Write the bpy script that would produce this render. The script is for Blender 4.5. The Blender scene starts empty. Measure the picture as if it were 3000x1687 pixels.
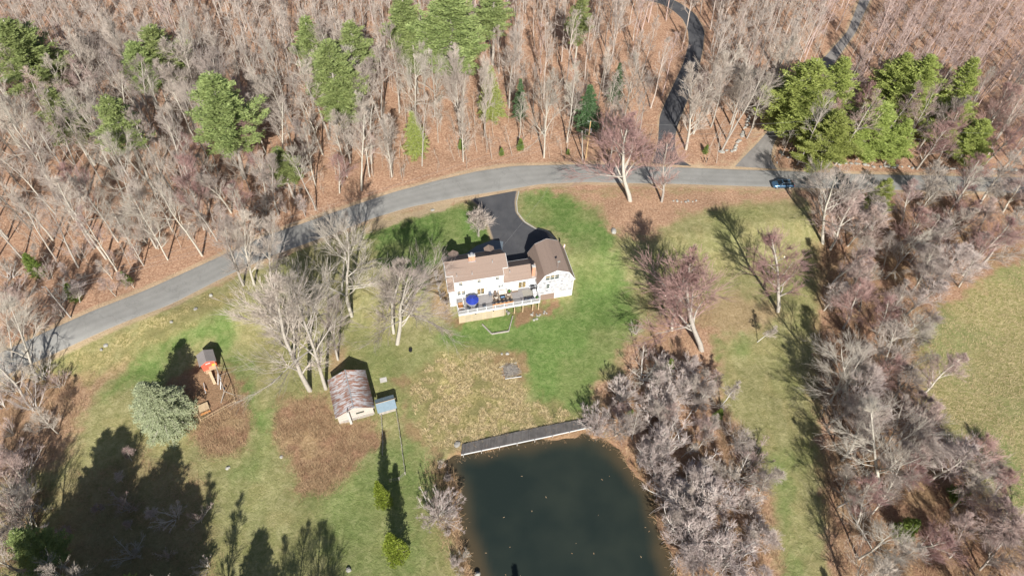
import bpy, bmesh, math, random
import numpy as np
from mathutils import Vector, Matrix
rad = math.radians
C = bpy.context.scene.collection
SC = bpy.context.scene

# ------------------------------------------------------------------ camera
CAM_F = 1990.0; CAM_H = 105.0
TH = 0.678188; ROLL = -0.0311911
_r = np.array([1., 0, 0]); _u = np.array([0, math.cos(TH), math.sin(TH)]); CF = np.array([0, math.sin(TH), -math.cos(TH)])
CR = _r*math.cos(ROLL) - _u*math.sin(ROLL); CU = _r*math.sin(ROLL) + _u*math.cos(ROLL)
cd = bpy.data.cameras.new('camera'); cam = bpy.data.objects.new('camera', cd); C.objects.link(cam)
cd.sensor_width = 36; cd.lens = CAM_F/3000*36; cd.clip_start = 1; cd.clip_end = 4000
cam.matrix_world = Matrix(((CR[0], CU[0], -CF[0], 0), (CR[1], CU[1], -CF[1], 0), (CR[2], CU[2], -CF[2], CAM_H), (0, 0, 0, 1)))
SC.camera = cam
# ------------------------------------------------------------------ light
AZ = rad(8.5); EL = rad(34)
SUN = Vector((math.sin(AZ)*math.cos(EL), -math.cos(AZ)*math.cos(EL), math.sin(EL)))
w = bpy.data.worlds.new('World'); SC.world = w; w.use_nodes = True
bg = w.node_tree.nodes['Background']; sky = w.node_tree.nodes.new('ShaderNodeTexSky')
sky.sky_type = 'NISHITA'; sky.sun_disc = False; sky.sun_elevation = EL; sky.sun_rotation = rad(171.5)
w.node_tree.links.new(sky.outputs[0], bg.inputs[0]); bg.inputs[1].default_value = 0.056
sd = bpy.data.lights.new('sun', 'SUN'); sd.energy = 4.9; sd.angle = rad(0.5); sd.color = (1, 0.955, 0.875)
so = bpy.data.objects.new('sun', sd); C.objects.link(so); so.rotation_euler = SUN.to_track_quat('Z', 'Y').to_euler()
SC.view_settings.view_transform = 'Standard'; SC.view_settings.look = 'None'
SC.view_settings.exposure = 0.65; SC.view_settings.gamma = 1
SC.cycles.max_bounces = 5; SC.cycles.diffuse_bounces = 2; SC.cycles.transparent_max_bounces = 4

# ------------------------------------------------------------------ terrain
HO = np.array([-6.66, 82.475]); HA = rad(13.9)
HE1 = np.array([math.cos(HA), math.sin(HA)]); HE2 = np.array([-math.sin(HA), math.cos(HA)])
def ss(t):
    t = np.clip(t, 0, 1); return t*t*(3-2*t)
def inpoly(px, py, poly):
    n = len(poly); c = np.zeros(px.shape, bool); j = n-1
    for i in range(n):
        xi, yi = poly[i]; xj, yj = poly[j]
        if yi != yj:
            c ^= ((yi > py) != (yj > py)) & (px < (xj-xi)*(py-yi)/(yj-yi)+xi)
        j = i
    return c
def sdist(px, py, poly):
    d = np.full(px.shape, 1e9); n = len(poly)
    for i in range(n):
        ax, ay = poly[i]; bx, by = poly[(i+1) % n]; vx, vy = bx-ax, by-ay
        t = np.clip(((px-ax)*vx+(py-ay)*vy)/(vx*vx+vy*vy+1e-9), 0, 1)
        d = np.minimum(d, np.hypot(px-ax-t*vx, py-ay-t*vy))
    return np.where(inpoly(px, py, poly), -d, d)
_rs = np.random.RandomState(5); _lat = _rs.rand(256, 256)
def vnoise(x, y, s, o=0):
    x = np.asarray(x)/s+o*17.3+500; y = np.asarray(y)/s+o*7.1+500
    xi = np.floor(x).astype(int); yi = np.floor(y).astype(int); fx = x-xi; fy = y-yi
    fx = fx*fx*(3-2*fx); fy = fy*fy*(3-2*fy)
    g = lambda a, b: _lat[a % 256, b % 256]
    return (g(xi, yi)*(1-fx)+g(xi+1, yi)*fx)*(1-fy)+(g(xi, yi+1)*(1-fx)+g(xi+1, yi+1)*fx)*fy*1.0
def ground0(x, y):
    yp = (np.asarray(x)-HO[0])*HE2[0]+(np.asarray(y)-HO[1])*HE2[1]
    return -2.9*ss((8-yp)/11.5)-1.5*ss((-4-yp)/28.)+0.03*np.clip(yp-25, 0, 400)
def ray(px, py):
    d = CR*(px-1500)+CU*(843.5-py)+CF*CAM_F; return d
def P(px, py, dz=0.0):
    """full-resolution photo pixel -> point on the terrain raised by dz"""
    d = ray(px, py); z = 0.
    for _ in range(12):
        t = (z-CAM_H)/d[2]; z = float(ground0(d[0]*t, d[1]*t))+dz
    return Vector((d[0]*t, d[1]*t, z))
K = 3000/2576
def V(x, y, dz=0.0): return P(x*K, y*K, dz)
def proj(p):
    q = np.array(p)-np.array([0, 0, CAM_H]); k = q@CF
    return (1500+CAM_F*(q@CR)/k, 843.5-CAM_F*(q@CU)/k)
def vp(*pts): return [tuple(V(a, b)[:2]) for a, b in pts]
def fp(*pts): return [tuple(P(a, b)[:2]) for a, b in pts]
POND = vp((1130,1165),(1160,1140),(1320,1106),(1480,1078),(1510,1095),(1560,1125),(1600,1175),(1640,1240),(1650,1320),(1690,1400),(1740,1560),(1240,1560),(1190,1449),(1150,1330),(1146,1230))
def ground(x, y):
    x = np.asarray(x, float); y = np.asarray(y, float)
    z = ground0(x, y)
    m = (x > -25) & (x < 45) & (y < 62) & (y > 5)
    d = sdist(np.where(m, x, 999), np.where(m, y, 999), POND)
    d = d+(vnoise(x, y, 1.5)-.5)*1.0+(vnoise(x, y, 5, 31)-.5)*2.2
    return z-1.6*ss((-d+.6)/2.2)*m
def gz(x, y): return float(ground(np.array([x]), np.array([y]))[0])

# ------------------------------------------------------------------ helpers
def tag(o, label=None, cat=None, group=None, kind=None):
    if label: o['label'] = label
    if cat: o['category'] = cat
    if group: o['group'] = group
    if kind: o['kind'] = kind
    return o
def empty(name, loc=(0, 0, 0), rz=0, label=None, cat=None, group=None):
    o = bpy.data.objects.new(name, None); C.objects.link(o); o.location = loc; o.rotation_euler = (0, 0, rz)
    o.empty_display_size = .3
    return tag(o, label, cat, group)
def link(name, me, mat, parent=None):
    o = bpy.data.objects.new(name, me); C.objects.link(o)
    if mat is not None and not me.materials: me.materials.append(mat)
    if parent is not None: o.parent = parent
    return o
def npmesh(name, verts, faces, smooth=False):
    """verts Nx3, faces MxK (constant K)"""
    verts = np.asarray(verts, np.float32).reshape(-1, 3); faces = np.asarray(faces, np.int32)
    me = bpy.data.meshes.new(name); m, k = faces.shape
    me.vertices.add(len(verts)); me.vertices.foreach_set('co', verts.ravel())
    me.loops.add(m*k); me.loops.foreach_set('vertex_index', faces.ravel())
    me.polygons.add(m); me.polygons.foreach_set('loop_start', np.arange(0, m*k, k, dtype=np.int32))
    me.polygons.foreach_set('loop_total', np.full(m, k, np.int32))
    if smooth: me.polygons.foreach_set('use_smooth', np.ones(m, bool))
    me.update(calc_edges=True); me.validate(); return me
class MB:
    def __init__(s): s.v = []; s.f = []
    def box(s, x0, x1, y0, y1, z0, z1):
        b = len(s.v); s.v += [(x, y, z) for z in (z0, z1) for x, y in ((x0, y0), (x1, y0), (x1, y1), (x0, y1))]
        s.f += [(b, b+3, b+2, b+1), (b+4, b+5, b+6, b+7)]+[(b+i, b+(i+1) % 4, b+4+(i+1) % 4, b+4+i) for i in range(4)]; return s
    def hexa(s, bot, top):
        n = len(bot); b = len(s.v); s.v += [tuple(p) for p in bot]+[tuple(p) for p in top]
        s.f += [tuple(b+i for i in reversed(range(n))), tuple(b+n+i for i in range(n))]+[(b+i, b+(i+1) % n, b+n+(i+1) % n, b+n+i) for i in range(n)]; return s
    def bar(s, p, q, wd, ht=None):
        ht = ht or wd; p = Vector(p); q = Vector(q); d = (q-p).normalized()
        up = Vector((0, 0, 1)) if abs(d.z) < .95 else Vector((0, 1, 0))
        a = d.cross(up).normalized()*wd/2; c = a.cross(d).normalized()*ht/2
        r = [a+c, -a+c, -a-c, a-c]
        return s.hexa([p+t for t in r], [q+t for t in r])
    def tube(s, pts, rs, n=8):
        pts = [Vector(p) for p in pts]
        if not isinstance(rs, (list, tuple)): rs = [rs]*len(pts)
        rings = []
        for i, p in enumerate(pts):
            d = (pts[min(i+1, len(pts)-1)]-pts[max(i-1, 0)]).normalized()
            up = Vector((0, 0, 1)) if abs(d.z) < .95 else Vector((1, 0, 0))
            a = d.cross(up).normalized(); c = a.cross(d)
            b = len(s.v); s.v += [tuple(p+(a*math.cos(2*math.pi*k/n)+c*math.sin(2*math.pi*k/n))*rs[i]) for k in range(n)]; rings.append(b)
        for u, v in zip(rings, rings[1:]):
            s.f += [(u+k, v+k, v+(k+1) % n, u+(k+1) % n) for k in range(n)]
        s.f += [tuple(rings[0]+k for k in range(n)), tuple(rings[-1]+k for k in reversed(range(n)))]; return s
    def cyl(s, x, y, z0, z1, r, n=12, r1=None): return s.tube([(x, y, z0), (x, y, z1)], [r, r if r1 is None else r1], n)
    def prism(s, prof, a, b, axis):
        """extrude profile: axis 'x': prof=(y,z); 'y': prof=(x,z)"""
        if axis == 'x': return s.hexa([(a, p, q) for p, q in prof], [(b, p, q) for p, q in prof])
        return s.hexa([(p, b, q) for p, q in prof], [(p, a, q) for p, q in prof])
    def slab(s, p0, p1, a, b, axis, t=.16):
        """roof slab whose top runs from p0 to p1"""
        d = Vector((p1[0]-p0[0], p1[1]-p0[1])).normalized(); n = Vector((-d.y, d.x))
        if n.y < 0: n = -n
        q0 = (p0[0]-n.x*t, p0[1]-n.y*t); q1 = (p1[0]-n.x*t, p1[1]-n.y*t)
        return s.prism([p0, p1, q1, q0], a, b, axis)
    def build(s, name, mat, parent=None, bevel=0, smooth=False):
        me = bpy.data.meshes.new(name); me.from_pydata([tuple(v) for v in s.v], [], s.f)
        bm = bmesh.new(); bm.from_mesh(me); bmesh.ops.recalc_face_normals(bm, faces=bm.faces)
        if bevel: bmesh.ops.bevel(bm, geom=bm.edges[:], offset=bevel, segments=2, affect='EDGES')
        bm.to_mesh(me); bm.free()
        if smooth:
            for p in me.polygons: p.use_smooth = True
        me.update(); return link(name, me, mat, parent)
def copytree(o, parent=None):
    c = o.copy(); C.objects.link(c); c.parent = parent
    for ch in list(o.children): copytree(ch, c)
    return c

# ------------------------------------------------------------------ materials
def mat(name, col, rough=.8, var=.15, scale=3., bump=0., col2=None, metal=0., stretch=(1, 1, 1), obj_rand=0., spec=None, detail=4, contrast=.25):
    m = bpy.data.materials.new(name); m.use_nodes = True; nt = m.node_tree; N = nt.nodes; L = nt.links
    b = N['Principled BSDF']; b.inputs['Roughness'].default_value = rough; b.inputs['Metallic'].default_value = metal
    if spec is not None: b.inputs['Specular IOR Level'].default_value = spec
    tc = N.new('ShaderNodeTexCoord'); mp = N.new('ShaderNodeMapping'); mp.inputs['Scale'].default_value = stretch
    L.new(tc.outputs['Object'], mp.inputs[0])
    no = N.new('ShaderNodeTexNoise'); no.inputs['Scale'].default_value = scale; no.inputs['Detail'].default_value = detail; no.inputs['Roughness'].default_value = .65
    L.new(mp.outputs[0], no.inputs['Vector'])
    rp = N.new('ShaderNodeValToRGB'); rp.color_ramp.elements[0].position = .5-contrast; rp.color_ramp.elements[1].position = .5+contrast
    c2 = col2 or tuple(min(1, c*(1+var)) for c in col); c1 = tuple(c*(1-var) for c in col) if col2 is None else col
    rp.color_ramp.elements[0].color = (*c1, 1); rp.color_ramp.elements[1].color = (*c2, 1)
    L.new(no.outputs['Fac'], rp.inputs[0]); out = rp.outputs[0]
    if obj_rand:
        oi = N.new('ShaderNodeObjectInfo'); hs = N.new('ShaderNodeHueSaturation')
        ma = N.new('ShaderNodeMapRange'); ma.inputs[3].default_value = 1-obj_rand; ma.inputs[4].default_value = 1+obj_rand
        L.new(oi.outputs['Random'], ma.inputs[0]); L.new(ma.outputs[0], hs.inputs['Value'])
        mb = N.new('ShaderNodeMath'); mb.operation = 'MULTIPLY_ADD'; mb.inputs[1].default_value = .03*obj_rand/.25; mb.inputs[2].default_value = .485
        L.new(oi.outputs['Random'], mb.inputs[0]); L.new(mb.outputs[0], hs.inputs['Hue'])
        L.new(out, hs.inputs['Color']); out = hs.outputs[0]
    L.new(out, b.inputs['Base Color'])
    if bump:
        bu = N.new('ShaderNodeBump'); bu.inputs['Strength'].default_value = bump; bu.inputs['Distance'].default_value = .05
        L.new(no.outputs['Fac'], bu.inputs['Height']); L.new(bu.outputs[0], b.inputs['Normal'])
    return m
M = {}
def leafmat(name, c1, c2, scale=1.2, orand=.15, trans=.25):
    m = mat(name, c1, .65, col2=c2, scale=scale, obj_rand=orand, spec=.2)
    nt = m.node_tree; b = nt.nodes['Principled BSDF']; src = b.inputs['Base Color'].links[0].from_socket
    t = nt.nodes.new('ShaderNodeBsdfTranslucent'); mx = nt.nodes.new('ShaderNodeMixShader'); mx.inputs[0].default_value = trans
    nt.links.new(src, t.inputs[0]); nt.links.new(b.outputs[0], mx.inputs[1]); nt.links.new(t.outputs[0], mx.inputs[2])
    nt.links.new(mx.outputs[0], nt.nodes['Material Output'].inputs[0]); return m
M['bark'] = mat('grey_bark', (.30, .265, .225), .9, scale=6, col2=(.50, .47, .41), obj_rand=.22)
M['barkdark'] = mat('brown_bark', (.16, .125, .10), .9, scale=6, col2=(.30, .26, .22), obj_rand=.2)
M['palebark'] = mat('pale_bark', (.42, .385, .345), .9, scale=6, col2=(.60, .565, .52), obj_rand=.15)
M['birch'] = mat('white_bark', (.55, .53, .50), .8, scale=5, col2=(.75, .73, .70), obj_rand=.1)
M['twig'] = mat('grey_twig', (.37, .31, .27), .9, scale=.6, col2=(.56, .485, .43), obj_rand=.25)
M['twigpale'] = mat('pale_twig', (.42, .38, .32), .9, scale=.6, col2=(.55, .50, .43), obj_rand=.15)
M['twigmaple'] = mat('red_budded_twig', (.32, .19, .17), .9, scale=.6, col2=(.49, .34, .305), obj_rand=.15)
M['twigred'] = mat('reddish_twig', (.42, .305, .27), .9, scale=.6, col2=(.57, .455, .41), obj_rand=.2)
M['twigpink'] = mat('pinkish_grey_twig', (.48, .40, .365), .9, scale=.6, col2=(.64, .555, .51), obj_rand=.15)
M['pine'] = leafmat('pine_needles', (.17, .23, .08), (.34, .40, .155), 1.2)
M['hemlock'] = leafmat('hemlock_needles', (.25, .32, .08), (.46, .53, .17), 1.2, trans=.35)
M['darkneedle'] = leafmat('dark_needles', (.06, .13, .055), (.12, .22, .09), 1.5)
M['spruce'] = leafmat('pale_spruce_needles', (.28, .33, .19), (.48, .53, .34), 2.0, .08)
M['cedar'] = leafmat('cedar_foliage', (.16, .24, .03), (.28, .36, .06), 2.0, .08)
M['holly'] = leafmat('evergreen_shrub_leaves', (.13, .20, .04), (.24, .32, .08), 2.0, .15)
M['white'] = mat('white_paint', (.72, .72, .72), .55, var=.05, scale=2)
M['trim'] = mat('white_trim', (.66, .67, .68), .5, var=.03)
M['glass'] = mat('dark_window_glass', (.015, .03, .03), .12, scale=2.5, col2=(.06, .075, .06), contrast=.1)
M['glassamber'] = mat('blind_behind_glass', (.05, .06, .06), .25, scale=2.2, col2=(.32, .22, .08), contrast=.08)
M['black'] = mat('black_metal', (.02, .02, .025), .4)
M['wood'] = mat('tan_lumber', (.50, .38, .24), .8, scale=3, var=.2, stretch=(1, 1, 6))
M['greywood'] = mat('weathered_grey_wood', (.35, .32, .29), .85, var=.3, scale=3)
M['composite'] = mat('grey_decking', (.27, .255, .255), .7, var=.1, scale=3)
M['brick'] = mat('red_brick', (.45, .17, .09), .85, scale=9, col2=(.62, .36, .25), contrast=.12)
M['cement'] = mat('concrete', (.48, .46, .43), .9, var=.15)
M['metal'] = mat('galvanised_metal', (.55, .57, .60), .4, metal=.6)
M['blue'] = mat('navy_blue_canvas', (.012, .035, .30), .75, var=.15, scale=2)
M['cushion'] = mat('cream_cushion', (.66, .60, .52), .9, var=.08)
M['wicker'] = mat('brown_wicker', (.16, .115, .085), .8, var=.3, scale=40)
M['greycush'] = mat('slate_cushion', (.13, .15, .19), .8, var=.1)
M['stone'] = mat('field_stone', (.33, .32, .29), .9, var=.4, scale=6, bump=.4, obj_rand=.2)
M['orange'] = mat('cedar_stained_board', (.60, .28, .10), .7, var=.15)
M['door'] = mat('taupe_garage_door', (.24, .175, .145), .6, var=.06)
M['terracotta'] = mat('terracotta_pot', (.40, .16, .09), .8)
M['green'] = leafmat('potted_plant_leaves', (.06, .20, .03), (.14, .34, .07), 8, 0)

def stripes(name, c1, c2, scale, direction='Z', depth=.5, base=None, rough=.8, noisecol=None, nscale=2, edge=.08):
    """lines across an object axis (clapboard, shingles, planks, corrugation) over a noisy base"""
    m = mat(name, c1, rough, col2=c2, scale=nscale)
    nt = m.node_tree; N = nt.nodes; L = nt.links; b = N['Principled BSDF']
    src = b.inputs['Base Color'].links[0].from_socket
    tc = N['Texture Coordinate']; sp = N.new('ShaderNodeSeparateXYZ'); L.new(tc.outputs['Object'], sp.inputs[0])
    mu = N.new('ShaderNodeMath'); mu.operation = 'MULTIPLY'; mu.inputs[1].default_value = scale; L.new(sp.outputs[direction], mu.inputs[0])
    fr = N.new('ShaderNodeMath'); fr.operation = 'FRACT'; L.new(mu.outputs[0], fr.inputs[0])
    rp = N.new('ShaderNodeValToRGB'); rp.color_ramp.elements[0].position = 0; rp.color_ramp.elements[1].position = edge*2
    rp.color_ramp.elements[0].color = (1-depth,)*3+(1,); rp.color_ramp.elements[1].color = (1, 1, 1, 1)
    L.new(fr.outputs[0], rp.inputs[0])
    fl = N.new('ShaderNodeMath'); fl.operation = 'FLOOR'; L.new(mu.outputs[0], fl.inputs[0])
    wn = N.new('ShaderNodeTexWhiteNoise'); wn.noise_dimensions = '1D'; L.new(fl.outputs[0], wn.inputs['W'])
    mr = N.new('ShaderNodeMapRange'); mr.inputs[3].default_value = 1-depth*.35; mr.inputs[4].default_value = 1+depth*.2; L.new(wn.outputs['Value'], mr.inputs[0])
    mx = N.new('ShaderNodeMix'); mx.data_type = 'RGBA'; mx.blend_type = 'MULTIPLY'; mx.inputs[0].default_value = 1
    L.new(src, mx.inputs[6]); L.new(rp.outputs[0], mx.inputs[7])
    m2 = N.new('ShaderNodeMix'); m2.data_type = 'RGBA'; m2.blend_type = 'MULTIPLY'; m2.inputs[0].default_value = 1
    L.new(mx.outputs[2], m2.inputs[6]); L.new(mr.outputs[0], m2.inputs[7]); L.new(m2.outputs[2], b.inputs['Base Color'])
    return m
M['clap'] = stripes('white_clapboard', (.68, .69, .70), (.74, .745, .75), 9, 'Z', .12)
M['peel'] = stripes('peeling_white_clapboard', (.24, .24, .26), (.60, .60, .62), 9, 'Z', .1, nscale=3.2)
M['peel'].node_tree.nodes['Mapping'].inputs['Scale'].default_value = (.5, 1, 2.2)
_e = M['peel'].node_tree.nodes['Color Ramp'].color_ramp.elements; _e[0].position = .42; _e[1].position = .55
M['boards'] = stripes('pale_vertical_boards', (.62, .60, .55), (.74, .72, .67), 3.3, 'X', .15)
M['shingle'] = stripes('brown_asphalt_shingles', (.22, .158, .125), (.30, .225, .185), 5.5, 'Y', .16, nscale=7)
M['shingleb'] = stripes('brown_barn_shingles', (.22, .158, .125), (.30, .225, .185), 5.5, 'X', .16, nscale=7)
M['shinglegrey'] = stripes('grey_shingles', (.20, .18, .175), (.30, .27, .26), 6, 'Y', .15, nscale=8)
M['deckboards'] = stripes('deck_boards', (.24, .225, .225), (.30, .285, .28), 6.6, 'Y', .2)
M['dock'] = stripes('weathered_dock_planks', (.075, .068, .065), (.15, .14, .135), 5, 'X', .55, nscale=1.2, edge=.06)
M['rust'] = stripes('rusty_corrugated_metal', (.27, .14, .10), (.45, .45, .47), 2.5, 'Y', .45, nscale=.8, rough=.6, edge=.14)
_m = M['rust'].node_tree.nodes['Mapping']; _m.inputs['Scale'].default_value = (1.0, 3, 1)
_n = M['rust'].node_tree.nodes['Noise Texture']; _n.inputs['Detail'].default_value = 8
_e = M['rust'].node_tree.nodes['Color Ramp'].color_ramp.elements; _e[0].position = .43; _e[1].position = .58
M['oldboards'] = stripes('silvered_barn_boards', (.36, .31, .27), (.60, .55, .50), 5, 'Z', .35, nscale=4)
M['bluetin'] = mat('blue_grey_sheet_roof', (.20, .27, .32), .5, var=.15, scale=2, metal=.2)
M['red'] = stripes('red_playhouse_boards', (.62, .085, .05), (.72, .13, .08), 6, 'Z', .15)
M['yellow'] = mat('yellow_panel', (.75, .42, .06), .7)
M['lattice'] = stripes('tan_deck_skirt_boards', (.36, .30, .21), (.47, .40, .29), 1.0, 'X', .25, nscale=2, edge=.03)

def asphalt(name, c1, c2, rough=.9):
    m = mat(name, c1, rough, col2=c2, scale=.25, detail=8, bump=0)
    nt = m.node_tree; N = nt.nodes; L = nt.links; b = N['Principled BSDF']; src = b.inputs['Base Color'].links[0].from_socket
    n2 = N.new('ShaderNodeTexNoise'); n2.inputs['Scale'].default_value = 14; n2.inputs['Detail'].default_value = 3; L.new(N['Texture Coordinate'].outputs['Object'], n2.inputs['Vector'])
    mr = N.new('ShaderNodeMapRange'); mr.inputs[3].default_value = .8; mr.inputs[4].default_value = 1.2; L.new(n2.outputs['Fac'], mr.inputs[0])
    mx = N.new('ShaderNodeMix'); mx.data_type = 'RGBA'; mx.blend_type = 'MULTIPLY'; mx.inputs[0].default_value = 1
    L.new(src, mx.inputs[6]); L.new(mr.outputs[0], mx.inputs[7])
    vo = N.new('ShaderNodeTexVoronoi'); vo.feature = 'DISTANCE_TO_EDGE'; vo.inputs['Scale'].default_value = .13; vo.inputs['Randomness'].default_value = 1
    wn = N.new('ShaderNodeTexNoise'); wn.inputs['Scale'].default_value = .6; wn.inputs['Detail'].default_value = 5; L.new(N['Texture Coordinate'].outputs['Object'], wn.inputs['Vector'])
    am = N.new('ShaderNodeVectorMath'); am.operation = 'MULTIPLY_ADD'; am.inputs[1].default_value = (4, 4, 4); L.new(wn.outputs['Color'], am.inputs[0]); L.new(N['Texture Coordinate'].outputs['Object'], am.inputs[2]); L.new(am.outputs[0], vo.inputs['Vector'])
    cr = N.new('ShaderNodeMapRange'); cr.inputs[1].default_value = .004; cr.inputs[2].default_value = .014; cr.inputs[3].default_value = .86; cr.inputs[4].default_value = 1; L.new(vo.outputs['Distance'], cr.inputs[0])
    at = N.new('ShaderNodeAttribute'); at.attribute_name = 'across'
    s1 = N.new('ShaderNodeMath'); s1.operation = 'MULTIPLY'; s1.inputs[1].default_value = 25.13; L.new(at.outputs['Fac'], s1.inputs[0]); s2 = N.new('ShaderNodeMath'); s2.operation = 'COSINE'; L.new(s1.outputs[0], s2.inputs[0])
    s3 = N.new('ShaderNodeMath'); s3.operation = 'MULTIPLY_ADD'; s3.inputs[1].default_value = -.035; s3.inputs[2].default_value = 1.0; L.new(s2.outputs[0], s3.inputs[0])
    s4 = N.new('ShaderNodeMath'); s4.operation = 'MULTIPLY'; L.new(s3.outputs[0], s4.inputs[0]); L.new(cr.outputs[0], s4.inputs[1])
    m2 = N.new('ShaderNodeMix'); m2.data_type = 'RGBA'; m2.blend_type = 'MULTIPLY'; m2.inputs[0].default_value = 1; L.new(mx.outputs[2], m2.inputs[6]); L.new(s4.outputs[0], m2.inputs[7])
    pm = N.new('ShaderNodeMath'); pm.operation = 'PINGPONG'; pm.inputs[1].default_value = .5; L.new(at.outputs['Fac'], pm.inputs[0])
    ad = N.new('ShaderNodeMath'); ad.operation = 'MULTIPLY_ADD'; ad.inputs[1].default_value = .09; L.new(n2.outputs['Fac'], ad.inputs[0]); L.new(pm.outputs[0], ad.inputs[2])
    ed = N.new('ShaderNodeMapRange'); ed.inputs[1].default_value = .065; ed.inputs[2].default_value = .095; ed.inputs[3].default_value = .75; ed.inputs[4].default_value = 0; L.new(ad.outputs[0], ed.inputs[0])
    m3 = N.new('ShaderNodeMix'); m3.data_type = 'RGBA'; L.new(ed.outputs[0], m3.inputs[0]); L.new(m2.outputs[2], m3.inputs[6]); m3.inputs[7].default_value = (.40, .31, .22, 1); L.new(m3.outputs[2], b.inputs['Base Color']); return m
M['road'] = asphalt('grey_road_asphalt', (.205, .202, .19), (.275, .27, .257))
M['drive'] = asphalt('black_driveway_asphalt', (.045, .047, .055), (.085, .085, .09))
M['sideroad'] = asphalt('side_road_asphalt', (.19, .175, .165), (.26, .245, .23))
M['paver'] = mat('blue_grey_pavers', (.12, .15, .18), .8, var=.2, scale=8)

# ------------------------------------------------------------------ regions of the ground
ROAD_UP = [(-60,1060),(0,1030),(74,998),(272,907),(427,847),(582,777),(776,688),(873,657),(1000,612),(1155,560),(1291,524),(1400,499),(1504,484),(1737,479),(2000,489),(2349,501),(2504,508),(3060,520),(3300,528)]
ROAD_LO = [(-60,1140),(0,1108),(167,1035),(349,952),(500,894),(660,812),(788,754),(1000,678),(1074,647),(1194,610),(1330,582),(1493,557),(1582,541),(1718,535),(2000,541),(2248,549),(2500,556),(3060,574),(3300,582)]
SIDE_L = [(2144,491),(2180,455),(2217,419),(2264,365),(2330,280),(2404,178),(2481,93),(2516,0),(2540,-80),(2560,-160)]
SIDE_R = [(2287,501),(2262,470),(2268,425),(2295,372),(2370,290),(2446,186),(2508,97),(2551,0),(2585,-80),(2610,-160)]
UP_L = [(1905,482),(1920,440),(1926,411),(1930,342),(1947,299),(1978,233),(2000,186),(2016,130),(2014,90),(2000,58),(1970,31),(1935,12),(1880,0),(1800,-12),(1700,-18)]
UP_R = [(2035,490),(1990,462),(1980,430),(1979,404),(1990,360),(2012,305),(2036,250),(2050,200),(2062,140),(2066,89),(2042,45),(2006,16),(1965,-6),(1890,-22),(1700,-34)]
DRV = [(1376,583),(1404,607),(1420,640),(1427,660),(1436,690),(1447,722),(1462,770),(1480,790),(1560,790),(1640,760),(1634,706),(1605,674),(1571,669),(1540,652),(1522,635),(1514,618),(1512,596),(1518,557),(1455,566)]
road_poly = fp(*(ROAD_UP+ROAD_LO[::-1])); side_poly = fp(*(SIDE_L+SIDE_R[::-1])); up_poly = fp(*(UP_L+UP_R[::-1])); drv_poly = fp(*DRV)
LIT, LUSH, OLIVE, DRY, DIRT, SAND, BRUSH, FIELD = range(8)
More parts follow.
